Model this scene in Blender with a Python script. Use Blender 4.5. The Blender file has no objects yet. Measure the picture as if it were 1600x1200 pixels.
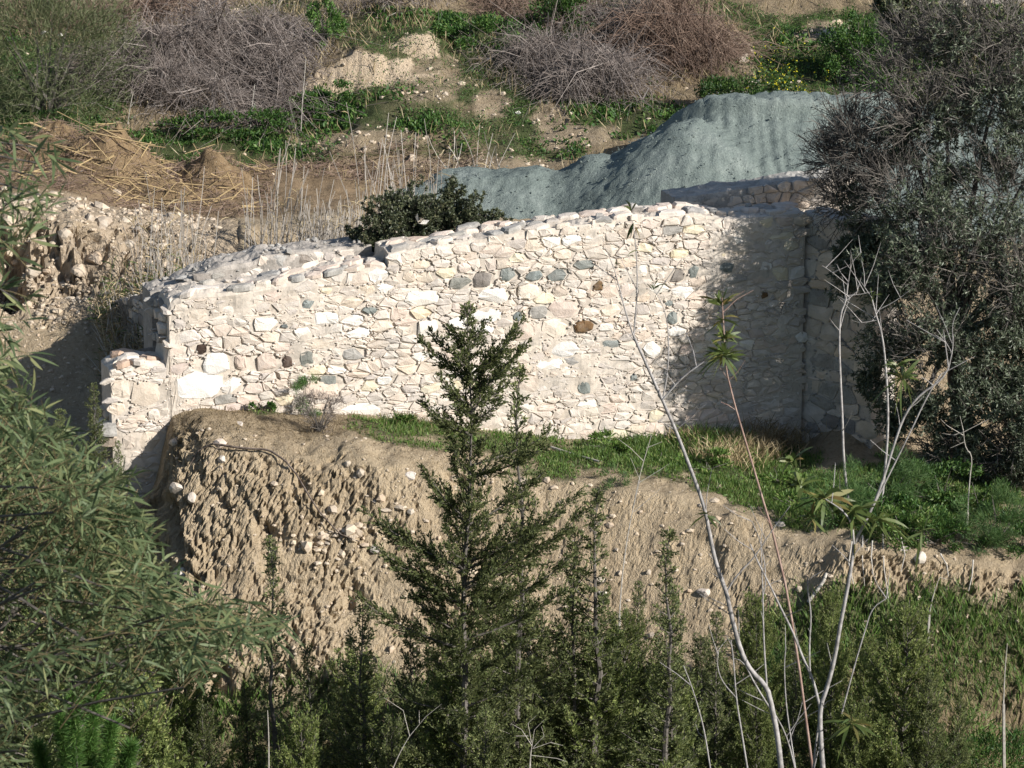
import bpy, math
import numpy as np
from mathutils import Vector

rng = np.random.default_rng(7)
R = math.radians
scene = bpy.context.scene
COL = scene.collection

# ------------------------------------------------------------------ camera, sky, sun, exposure
CAM = np.array([0.0, 0.0, 13.27])
PITCH = R(14.0)
FPX = 5000.0                      # focal length in pixels of the 1600 px wide photograph
cam_d = bpy.data.cameras.new("camera")
cam_d.sensor_width = 36.0
cam_d.lens = 36.0 * FPX / 1600.0
cam_d.clip_start = 0.1
cam_d.clip_end = 2000.0
cam_d.dof.use_dof = True
cam_d.dof.focus_distance = 53.0
cam_d.dof.aperture_fstop = 9.0
cam_o = bpy.data.objects.new("camera", cam_d)
COL.objects.link(cam_o)
cam_o.location = CAM
cam_o.rotation_euler = (R(90) - PITCH, 0, 0)
scene.camera = cam_o

SUN_AZ = R(61.0)                  # to the right of straight behind the camera
SUN_EL = R(29.5)
world = bpy.data.worlds.new("World")
scene.world = world
world.use_nodes = True
nt = world.node_tree
bg = nt.nodes["Background"]
sky = nt.nodes.new("ShaderNodeTexSky")
sky.sky_type = 'NISHITA'
sky.sun_disc = False
sky.sun_elevation = SUN_EL
sky.sun_rotation = math.pi - SUN_AZ
sky.air_density = 1.0
sky.dust_density = 0.6
nt.links.new(sky.outputs[0], bg.inputs[0])
bg.inputs[1].default_value = 0.078
sun_d = bpy.data.lights.new("sun", 'SUN')
sun_d.energy = 5.0
sun_d.angle = R(0.55)
sun_d.color = (1.0, 0.97, 0.925)
sun_o = bpy.data.objects.new("sun", sun_d)
COL.objects.link(sun_o)
sdir = Vector((math.sin(SUN_AZ) * math.cos(SUN_EL), -math.cos(SUN_AZ) * math.cos(SUN_EL), math.sin(SUN_EL)))
sun_o.rotation_euler = sdir.to_track_quat('Z', 'Y').to_euler()
sun_o.location = (20, 0, 40)
scene.view_settings.view_transform = 'Standard'
scene.view_settings.look = 'None'
scene.view_settings.gamma = 1.0
scene.view_settings.exposure = 0.58
scene.view_settings.use_curve_mapping = False
scene.render.engine = 'CYCLES'
scene.cycles.max_bounces = 5
scene.cycles.diffuse_bounces = 3
scene.cycles.glossy_bounces = 2
scene.cycles.transmission_bounces = 3
scene.cycles.use_denoising = True

# ------------------------------------------------------------------ picture <-> place
CP, SP = math.cos(PITCH), math.sin(PITCH)

def P(px, py, Y):
    """the point at depth Y (metres north of the camera) seen at photograph pixel (px, py)"""
    px, py, Y = np.broadcast_arrays(np.asarray(px, float), np.asarray(py, float), np.asarray(Y, float))
    dx = (px - 800) / FPX
    dy = -(py - 600) / FPX
    d = np.stack([dx, CP + dy * SP, -SP + dy * CP], -1)
    return CAM + d * (Y / d[..., 1])[..., None]

def PIX(v):
    v = np.asarray(v, float) - CAM
    f = v[..., 1] * CP - v[..., 2] * SP
    u = v[..., 1] * SP + v[..., 2] * CP
    return 800 + FPX * v[..., 0] / f, 600 - FPX * u / f

def zpy(py, Y):
    return float(P(800, py, Y)[2])

# ------------------------------------------------------------------ noise
def _hash(ix, iy, iz, s):
    h = (ix.astype(np.int64) * 374761393 + iy.astype(np.int64) * 668265263 + iz.astype(np.int64) * 2147483647 + s * 974634437) & 0xFFFFFFFF
    h = ((h ^ (h >> 13)) * 1274126177) & 0xFFFFFFFF
    h = (h ^ (h >> 16)) & 0xFFFF
    return h / 65535.0

def noise3(x, y, z, s=0):
    x, y, z = np.broadcast_arrays(x, y, z)
    ix, iy, iz = np.floor(x).astype(np.int64), np.floor(y).astype(np.int64), np.floor(z).astype(np.int64)
    fx, fy, fz = x - ix, y - iy, z - iz
    fx, fy, fz = [t * t * (3 - 2 * t) for t in (fx, fy, fz)]
    out = 0
    for a in (0, 1):
        for b in (0, 1):
            for c in (0, 1):
                w = (fx if a else 1 - fx) * (fy if b else 1 - fy) * (fz if c else 1 - fz)
                out = out + w * _hash(ix + a, iy + b, iz + c, s)
    return out * 2 - 1

def fbm(x, y, z=0.0, o=4, s=0):
    a, t, n = 1.0, 0, 0
    z = np.asarray(z, float)
    for k in range(o):
        t = t + a * noise3(x * 2 ** k, y * 2 ** k, z * 2 ** k, s + k)
        n += a
        a *= 0.5
    return t / n

def worley(x, y, s=0):
    """cell noise: distance to the nearest point, gap to the second nearest, a random number per cell"""
    ix, iy = np.floor(x).astype(np.int64), np.floor(y).astype(np.int64)
    f1 = np.full(x.shape, 9.0); f2 = np.full(x.shape, 9.0); r = np.zeros(x.shape)
    z = np.zeros_like(ix)
    for a in (-1, 0, 1):
        for b in (-1, 0, 1):
            cx, cy = ix + a, iy + b
            d = np.hypot(cx + _hash(cx, cy, z, s) - x, cy + _hash(cx, cy, z, s + 7) - y)
            n = d < f1
            f2 = np.where(n, f1, np.minimum(f2, d)); r = np.where(n, _hash(cx, cy, z, s + 13), r); f1 = np.where(n, d, f1)
    return f1, f2 - f1, r

def nrm(v):
    return v / np.maximum(np.linalg.norm(v, axis=-1, keepdims=True), 1e-9)

def sstep(a, b, x):
    t = np.clip((x - a) / (b - a), 0, 1)
    return t * t * (3 - 2 * t)

# ------------------------------------------------------------------ meshes
class MB:
    """collects triangles"""
    def __init__(self):
        self.v, self.f, self.c, self.n = [], [], [], 0
    def add(self, v, f, c=None):
        v = np.asarray(v, float).reshape(-1, 3)
        f = np.asarray(f, np.int64).reshape(-1, 3)
        self.v.append(v); self.f.append(f + self.n); self.n += len(v)
        if c is not None:
            self.c.append(np.broadcast_to(np.asarray(c, float), (len(v), 3)))
    def mesh(self, name, mat, smooth=False):
        v = np.concatenate(self.v); f = np.concatenate(self.f)
        me = bpy.data.meshes.new(name)
        me.vertices.add(len(v)); me.vertices.foreach_set("co", v.astype(np.float32).ravel())
        me.loops.add(len(f) * 3); me.loops.foreach_set("vertex_index", f.astype(np.int32).ravel())
        me.polygons.add(len(f))
        me.polygons.foreach_set("loop_start", np.arange(0, len(f) * 3, 3, dtype=np.int32))
        me.polygons.foreach_set("use_smooth", np.full(len(f), smooth))
        if self.c:
            c = np.concatenate(self.c)
            at = me.color_attributes.new("tint", 'FLOAT_COLOR', 'POINT')
            at.data.foreach_set("color", np.concatenate([c, np.ones((len(c), 1))], 1).astype(np.float32).ravel())
        me.update(calc_edges=True)
        me.materials.append(mat)
        return me
    def obj(self, name, mat, parent=None, smooth=False):
        o = bpy.data.objects.new(name, self.mesh(name, mat, smooth))
        COL.objects.link(o)
        if parent is not None:
            o.parent = parent
        return o

def tag(o, label=None, cat=None, group=None, kind=None):
    if label: o["label"] = label
    if cat: o["category"] = cat
    if group: o["group"] = group
    if kind: o["kind"] = kind
    return o

def empty(name, loc, label, cat, group=None):
    o = bpy.data.objects.new(name, None)
    o.empty_display_size = 0.2
    o.location = [float(t) for t in loc]
    COL.objects.link(o)
    return tag(o, label, cat, group)

def copy_tree(o, parent=None):
    c = o.copy(); COL.objects.link(c); c.parent = parent
    for ch in o.children:
        copy_tree(ch, c)
    return c

def perp(d):
    a = np.where(np.abs(d[..., 2:3]) < 0.9, np.array([0., 0., 1.]), np.array([1., 0., 0.]))
    s = nrm(np.cross(d, a))
    return s, np.cross(d, s)

def tube(mb, pts, r0, r1=None, sides=6, c=None):
    """one tapering tube along a polyline"""
    pts = np.asarray(pts, float); n = len(pts)
    r = np.linspace(r0, r0 if r1 is None else r1, n) if np.isscalar(r0) else np.asarray(r0, float)
    t = nrm(np.gradient(pts, axis=0))
    s, b = perp(t)
    for i in range(1, n):
        if np.dot(s[i], s[i - 1]) < 0:
            s[i], b[i] = -s[i], -b[i]
    a = np.arange(sides) * 2 * np.pi / sides
    ring = pts[:, None] + r[:, None, None] * (np.cos(a)[None, :, None] * s[:, None] + np.sin(a)[None, :, None] * b[:, None])
    i, j = np.meshgrid(np.arange(n - 1), np.arange(sides), indexing='ij')
    k = (j + 1) % sides
    A, B, C_, D = i * sides + j, i * sides + k, (i + 1) * sides + k, (i + 1) * sides + j
    f = np.concatenate([np.stack([A, B, C_], -1).reshape(-1, 3), np.stack([A, C_, D], -1).reshape(-1, 3)])
    mb.add(ring.reshape(-1, 3), f, c)

def tubes(mb, p0, p1, p2, r0, r1, seg=3, sides=3):
    """many thin tapering quadratic stems at once"""
    p0, p1, p2 = [np.asarray(p, float).reshape(-1, 3) for p in (p0, p1, p2)]
    N = len(p0)
    if N == 0: return
    t = np.linspace(0, 1, seg + 1)[None, :, None]
    pts = (1 - t) ** 2 * p0[:, None] + 2 * t * (1 - t) * p1[:, None] + t * t * p2[:, None]
    d = nrm(p2 - p0 + 1e-6)
    s, b = perp(d)
    r0 = np.broadcast_to(np.asarray(r0, float), (N,)); r1 = np.broadcast_to(np.asarray(r1, float), (N,))
    rr = r0[:, None] * (1 - t[..., 0]) + r1[:, None] * t[..., 0]
    a = np.arange(sides) * 2 * np.pi / sides
    ring = pts[:, :, None] + rr[:, :, None, None] * (np.cos(a)[None, None, :, None] * s[:, None, None] + np.sin(a)[None, None, :, None] * b[:, None, None])
    i, j = np.meshgrid(np.arange(seg), np.arange(sides), indexing='ij')
    k = (j + 1) % sides
    A, B, C_, D = i * sides + j, i * sides + k, (i + 1) * sides + k, (i + 1) * sides + j
    f = np.concatenate([np.stack([A, B, C_], -1).reshape(-1, 3), np.stack([A, C_, D], -1).reshape(-1, 3)])
    f = f[None] + (np.arange(N) * (seg + 1) * sides)[:, None, None]
    mb.add(ring.reshape(-1, 3), f.reshape(-1, 3))

def leaves(mb, base, d, L, W, g=rng):
    """many small leaves: a folded diamond each"""
    base = np.asarray(base, float).reshape(-1, 3); N = len(base)
    if N == 0: return
    d = nrm(np.broadcast_to(d, base.shape))
    L = np.broadcast_to(np.asarray(L, float), (N,))[:, None]; W = np.broadcast_to(np.asarray(W, float), (N,))[:, None]
    side = nrm(np.cross(d, g.normal(size=(N, 3))))
    up = np.cross(side, d)
    v = np.stack([base, base + d * L * .45 + side * W * .5 + up * W * .12, base + d * L, base + d * L * .45 - side * W * .5 + up * W * .12], 1)
    f = np.array([[0, 1, 2], [0, 2, 3]])[None] + (np.arange(N) * 4)[:, None, None]
    mb.add(v.reshape(-1, 3), f.reshape(-1, 3))

def long_leaves(mb, base, d, L, W, droop=0.3, g=rng):
    """long sickle leaves that bend under their weight: four segments"""
    base = np.asarray(base, float).reshape(-1, 3); N = len(base)
    if N == 0: return
    d = nrm(np.broadcast_to(d, base.shape))
    L = np.broadcast_to(np.asarray(L, float), (N,))[:, None]; W = np.broadcast_to(np.asarray(W, float), (N,))[:, None]
    side = nrm(np.cross(d, g.normal(size=(N, 3))))
    sag = np.array([0, 0, -1.0]) * np.broadcast_to(np.asarray(droop, float), (N,))[:, None]
    curl = side * g.normal(0, .15, (N, 1))
    rows = []
    for t, w in ((0, .12), (.25, .8), (.55, 1.0), (.8, .65)):
        c = base + d * L * t + (sag + curl) * L * t * t
        rows += [c + side * W * .5 * w, c - side * W * .5 * w]
    rows.append(base + d * L + (sag + curl) * L)
    v = np.stack(rows, 1)
    f = []
    for k in range(3):
        a = 2 * k
        f += [[a, a + 1, a + 3], [a, a + 3, a + 2]]
    f.append([6, 7, 8])
    f = np.array(f)[None] + (np.arange(N) * 9)[:, None, None]
    mb.add(v.reshape(-1, 3), f.reshape(-1, 3))

def rock(mb, c, r, seed, squash=(1, 1, .75), sub=1, c_=None):
    """an angular rock: a cut and jittered icosphere"""
    g = np.random.default_rng(seed)
    v, f = ICO[sub]
    v = v.copy()
    for _ in range(7):
        n = nrm(g.normal(size=3)); h = g.uniform(.45, .8)
        dd = v @ n
        v = v - np.outer(np.maximum(dd - h, 0), n)
    v += g.normal(0, .03, v.shape)
    v = v * np.asarray(squash) * r
    a = g.uniform(0, 6.28); ca, sa = math.cos(a), math.sin(a)
    v = v @ np.array([[ca, sa, 0], [-sa, ca, 0], [0, 0, 1]])
    mb.add(v + np.asarray(c), f, c_)

def _ico():
    t = (1 + 5 ** .5) / 2
    v = nrm(np.array([[-1, t, 0], [1, t, 0], [-1, -t, 0], [1, -t, 0], [0, -1, t], [0, 1, t], [0, -1, -t], [0, 1, -t], [t, 0, -1], [t, 0, 1], [-t, 0, -1], [-t, 0, 1]], float))
    f = np.array([[0, 11, 5], [0, 5, 1], [0, 1, 7], [0, 7, 10], [0, 10, 11], [1, 5, 9], [5, 11, 4], [11, 10, 2], [10, 7, 6], [7, 1, 8], [3, 9, 4], [3, 4, 2], [3, 2, 6], [3, 6, 8], [3, 8, 9], [4, 9, 5], [2, 4, 11], [6, 2, 10], [8, 6, 7], [9, 8, 1]])
    out = {0: (v, f)}
    for s in (1, 2):
        v = list(v); m = {}; nf = []
        def mid(a, b):
            k = (min(a, b), max(a, b))
            if k not in m:
                m[k] = len(v); v.append(nrm((np.array(v[a]) + np.array(v[b])) / 2))
            return m[k]
        for a, b, c in f:
            x, y, z = mid(a, b), mid(b, c), mid(c, a)
            nf += [[a, x, z], [x, b, y], [z, y, c], [x, y, z]]
        v = np.array(v); f = np.array(nf)
        out[s] = (v, f)
    return out
ICO = _ico()

# ------------------------------------------------------------------ materials
def _mat(name):
    m = bpy.data.materials.new(name); m.use_nodes = True
    n = m.node_tree.nodes; l = m.node_tree.links
    b = n["Principled BSDF"]
    b.inputs["Roughness"].default_value = .9
    b.inputs["Specular IOR Level"].default_value = .15
    return m, n, l, b

def _ramp(n, stops):
    r = n.new("ShaderNodeValToRGB")
    e = r.color_ramp.elements
    while len(e) < len(stops): e.new(.5)
    for k, (p, c) in enumerate(stops):
        e[k].position = p; e[k].color = (*c, 1)
    return r

def _noise(n, l, scale, detail=5, rough=.6, coord=None):
    t = n.new("ShaderNodeTexNoise")
    t.inputs["Scale"].default_value = scale; t.inputs["Detail"].default_value = detail; t.inputs["Roughness"].default_value = rough
    if coord is not None: l.new(coord, t.inputs["Vector"])
    return t

def _mix(n, l, a, b, fac, mode='MIX'):
    m = n.new("ShaderNodeMix"); m.data_type = 'RGBA'; m.blend_type = mode
    for s, v in ((m.inputs[6], a), (m.inputs[7], b), (m.inputs[0], fac)):
        if hasattr(v, "links") or hasattr(v, "is_linked"): l.new(v, s)
        elif isinstance(v, (int, float)): s.default_value = v
        else: s.default_value = (*v, 1)
    return m.outputs[2]

def leaf_mat(name, c0, c1, c2=None, trans=.25, gloss=.35, rough=.5):
    """leaf colour differs from leaf to leaf; thin leaves pass some light"""
    m, n, l, b = _mat(name)
    geo = n.new("ShaderNodeNewGeometry")
    st = [(0, c0), (.75, c1)] + ([(1, c2)] if c2 else [])
    r = _ramp(n, st); l.new(geo.outputs["Random Per Island"], r.inputs[0])
    oi = n.new("ShaderNodeObjectInfo")
    mr = n.new("ShaderNodeMapRange"); mr.inputs[3].default_value = .75; mr.inputs[4].default_value = 1.25
    l.new(oi.outputs["Random"], mr.inputs[0])
    col = _mix(n, l, r.outputs[0], mr.outputs[0], 1.0, 'MULTIPLY')
    l.new(col, b.inputs["Base Color"])
    b.inputs["Roughness"].default_value = rough
    b.inputs["Specular IOR Level"].default_value = gloss
    t = n.new("ShaderNodeBsdfTranslucent"); l.new(col, t.inputs[0])
    ms = n.new("ShaderNodeMixShader"); ms.inputs[0].default_value = trans
    l.new(b.outputs[0], ms.inputs[1]); l.new(t.outputs[0], ms.inputs[2])
    l.new(ms.outputs[0], n["Material Output"].inputs[0])
    return m

def wood_mat(name, c0, c1, scale=14, island=False, c2=None):
    m, n, l, b = _mat(name)
    tc = n.new("ShaderNodeTexCoord")
    t = _noise(n, l, scale, 2, .7, tc.outputs["Object"])
    r = _ramp(n, [(.3, c0), (.7, c1)]); l.new(t.outputs[0], r.inputs[0])
    col = r.outputs[0]
    if island:
        g = n.new("ShaderNodeNewGeometry")
        r2 = _ramp(n, [(0, c0), (.6, c1), (1, c2 or c1)]); l.new(g.outputs["Random Per Island"], r2.inputs[0])
        col = _mix(n, l, col, r2.outputs[0], .75)
    l.new(col, b.inputs["Base Color"])
    bp = n.new("ShaderNodeBump"); bp.inputs["Strength"].default_value = .4; bp.inputs["Distance"].default_value = .01
    l.new(t.outputs[0], bp.inputs["Height"]); l.new(bp.outputs[0], b.inputs["Normal"])
    return m

def stone_mat(name, c0, c1, stain=(.42, .36, .28), amount=.35, hue=.12, scale=5.0, weather=.42):
    """weathered limestone: colour drifts from stone to stone, lichen specks, fine relief"""
    m, n, l, b = _mat(name)
    tc = n.new("ShaderNodeTexCoord"); oi = n.new("ShaderNodeObjectInfo"); gi = n.new("ShaderNodeNewGeometry")
    ad = n.new("ShaderNodeVectorMath"); ad.operation = 'ADD'
    l.new(tc.outputs["Object"], ad.inputs[0])
    t = _noise(n, l, scale, 3, .65, tc.outputs["Object"])
    t2 = _noise(n, l, scale * 7, 3, .7, tc.outputs["Object"])
    r = _ramp(n, [(.3, c0), (.68, c1)]); l.new(t.outputs[0], r.inputs[0])
    rs = _ramp(n, [(.52, (0, 0, 0)), (.72, (1, 1, 1))]); l.new(t2.outputs[0], rs.inputs[0])
    ml = n.new("ShaderNodeMath"); ml.operation = 'MULTIPLY'; ml.inputs[1].default_value = amount
    l.new(rs.outputs[0], ml.inputs[0])
    c = _mix(n, l, r.outputs[0], stain, ml.outputs[0])
    sm = n.new("ShaderNodeMath"); sm.operation = 'ADD'; l.new(oi.outputs["Random"], sm.inputs[0]); l.new(gi.outputs["Random Per Island"], sm.inputs[1])
    fr = n.new("ShaderNodeMath"); fr.operation = 'FRACT'; l.new(sm.outputs[0], fr.inputs[0])
    rr = _ramp(n, [(0, (1 - hue * 2.2, 1 - hue * 2.3, 1 - hue * 2.2)), (.35, (1, .97, .92)), (.7, (1, 1, 1)), (1, (1 - hue * .4, 1 - hue * 1.2, 1 - hue * 1.9))])
    l.new(fr.outputs[0], rr.inputs[0])
    c = _mix(n, l, c, rr.outputs[0], 1.0, 'MULTIPLY')
    tw = _noise(n, l, 1.4, 4, .7, tc.outputs["Object"])       # grey weathering that runs over stones and mortar alike
    rw = _ramp(n, [(.50, (0, 0, 0)), (.68, (1, 1, 1))]); l.new(tw.outputs[0], rw.inputs[0])
    mw = n.new("ShaderNodeMath"); mw.operation = 'MULTIPLY'; mw.inputs[1].default_value = weather; l.new(rw.outputs[0], mw.inputs[0])
    c = _mix(n, l, c, (.36, .335, .30), mw.outputs[0])
    l.new(c, b.inputs["Base Color"])
    bp = n.new("ShaderNodeBump"); bp.inputs["Strength"].default_value = .6; bp.inputs["Distance"].default_value = .016
    mx = n.new("ShaderNodeMath"); mx.operation = 'ADD'; l.new(t.outputs[0], mx.inputs[0]); l.new(t2.outputs[0], mx.inputs[1])
    l.new(mx.outputs[0], bp.inputs["Height"]); l.new(bp.outputs[0], b.inputs["Normal"])
    return m

def soil_mat():
    """earth whose kind (tan loam, white lime rubble, green moss and litter, brown reed litter) is mapped by area"""
    m, n, l, b = _mat("earth")
    tc = n.new("ShaderNodeTexCoord")
    at = n.new("ShaderNodeAttribute"); at.attribute_name = "tint"
    mp = n.new("ShaderNodeMapping"); mp.inputs["Scale"].default_value = (1, 1, .42); l.new(tc.outputs["Object"], mp.inputs[0])
    t1 = _noise(n, l, 2.2, 4, .65, tc.outputs["Object"]); t2 = _noise(n, l, 16, 3, .7, mp.outputs[0])
    t3 = _noise(n, l, 55, 2, .7, mp.outputs[0])
    r1 = _ramp(n, [(.25, (.72, .70, .66)), (.5, (1, 1, 1)), (.75, (1.0, .98, .92))]); l.new(t1.outputs[0], r1.inputs[0])
    r2 = _ramp(n, [(.28, (.66, .63, .58)), (.5, (.95, .95, .95)), (.72, (1, 1, 1))]); l.new(t2.outputs[0], r2.inputs[0])
    c = _mix(n, l, at.outputs["Color"], r1.outputs[0], 1.0, 'MULTIPLY')
    c = _mix(n, l, c, r2.outputs[0], 1.0, 'MULTIPLY')
    vo = n.new("ShaderNodeTexVoronoi"); vo.inputs["Scale"].default_value = 22; l.new(tc.outputs["Object"], vo.inputs["Vector"])
    rv = _ramp(n, [(.10, (1, 1, 1)), (.19, (0, 0, 0))]); l.new(vo.outputs["Distance"], rv.inputs[0])
    gt = n.new("ShaderNodeMath"); gt.operation = 'GREATER_THAN'; gt.inputs[1].default_value = .52; l.new(t1.outputs[0], gt.inputs[0])
    mu = n.new("ShaderNodeMath"); mu.operation = 'MULTIPLY'; l.new(rv.outputs[0], mu.inputs[0]); l.new(gt.outputs[0], mu.inputs[1])
    m2 = n.new("ShaderNodeMath"); m2.operation = 'MULTIPLY'; m2.inputs[1].default_value = .6; l.new(mu.outputs[0], m2.inputs[0])
    c = _mix(n, l, c, (.58, .53, .45), m2.outputs[0])
    l.new(c, b.inputs["Base Color"])
    ad = n.new("ShaderNodeMath"); ad.operation = 'ADD'; l.new(t2.outputs[0], ad.inputs[0]); l.new(t3.outputs[0], ad.inputs[1])
    bp = n.new("ShaderNodeBump"); bp.inputs["Strength"].default_value = .9; bp.inputs["Distance"].default_value = .05
    l.new(ad.outputs[0], bp.inputs["Height"]); l.new(bp.outputs[0], b.inputs["Normal"])
    return m

def gravel_mat():
    m, n, l, b = _mat("crushed_rock")
    tc = n.new("ShaderNodeTexCoord")
    t = _noise(n, l, 1.1, 5, .75, tc.outputs["Object"]); t2 = _noise(n, l, 26, 4, .8, tc.outputs["Object"]); t3 = _noise(n, l, 5, 3, .7, tc.outputs["Object"])
    r = _ramp(n, [(.25, (.105, .128, .118)), (.5, (.168, .198, .180)), (.75, (.25, .28, .255))]); l.new(t.outputs[0], r.inputs[0])
    rv = _ramp(n, [(.3, (.74, .76, .78)), (.55, (1, 1, 1)), (.72, (1.35, 1.35, 1.32))]); l.new(t2.outputs[0], rv.inputs[0])
    c = _mix(n, l, r.outputs[0], rv.outputs[0], 1.0, 'MULTIPLY')
    l.new(c, b.inputs["Base Color"])
    mx = n.new("ShaderNodeMath"); mx.operation = 'MULTIPLY_ADD'; l.new(t3.outputs[0], mx.inputs[0]); mx.inputs[1].default_value = 1.5; l.new(t2.outputs[0], mx.inputs[2])
    bp = n.new("ShaderNodeBump"); bp.inputs["Strength"].default_value = .8; bp.inputs["Distance"].default_value = .04
    l.new(mx.outputs[0], bp.inputs["Height"]); l.new(bp.outputs[0], b.inputs["Normal"])
    return m

M = {}
M["soil"] = soil_mat()
M["gravel"] = gravel_mat()
M["mortar"] = stone_mat("lime_mortar", (.43, .38, .325), (.62, .56, .495), (.22, .20, .175), .6, .03, 1.6)
M["cream"] = stone_mat("cream_limestone", (.53, .47, .405), (.67, .605, .535), (.50, .42, .32), .35, .10)
M["white"] = stone_mat("white_limestone", (.66, .62, .56), (.80, .765, .71), (.60, .55, .47), .25, .05)
M["buff"] = stone_mat("buff_sandstone", (.56, .475, .385), (.71, .625, .52), (.45, .34, .22), .4, .10)
M["pink"] = stone_mat("pinkish_limestone", (.56, .455, .38), (.69, .59, .51), (.48, .38, .31), .35, .08)
M["yellow"] = stone_mat("yellow_limestone", (.64, .55, .39), (.76, .69, .54), (.50, .38, .2), .35, .06)
M["slate"] = stone_mat("grey_green_stone", (.135, .155, .148), (.26, .285, .272), (.45, .45, .42), .35, .12, 7)
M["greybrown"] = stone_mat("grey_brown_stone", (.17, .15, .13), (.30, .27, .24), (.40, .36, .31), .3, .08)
M["brown"] = stone_mat("brown_iron_stone", (.09, .055, .03), (.20, .12, .06), (.24, .22, .12), .4, .1)
M["darkbrown"] = stone_mat("dark_brown_stone", (.035, .025, .02), (.09, .06, .045), (.2, .15, .12), .3, .1)
M["greystone"] = stone_mat("grey_lichened_stone", (.26, .25, .23), (.44, .42, .39), (.12, .115, .105), .6, .1)
M["rubble"] = stone_mat("pale_rubble", (.41, .33, .245), (.56, .475, .365), (.34, .27, .2), .4, .1)
M["brick"] = stone_mat("reddish_rubble", (.44, .31, .23), (.60, .47, .37), (.6, .5, .4), .4, .1)

FINE = {"stems", "twigs", "stalks", "foliage", "leaves", "blossoms", "needles", "bare_twigs"}
def part(mb, name, mat, root, smooth=False):
    """a part of a thing; vertices were collected in place-wide coordinates"""
    mb.v = [v - np.array(root.location) for v in mb.v]
    o = mb.obj(name, mat, root, smooth)
    if name in FINE: o["kind"] = "stuff"
    return o

def solo(mb, name, mat, base, label, cat, group=None, kind=None, smooth=False):
    """a thing that is one mesh, its origin at its base"""
    base = np.asarray(base, float)
    mb.v = [v - base for v in mb.v]
    o = mb.obj(name, mat, None, smooth)
    o.location = [float(t) for t in base]
    return tag(o, label, cat, group, kind)

# ------------------------------------------------------------------ ground
NEAR = [(-40, 17.5), (0, 11.6), (10, 7.2), (20, 2.8), (30, -1.8), (36, -4.3), (41, -4.6)]
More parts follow.
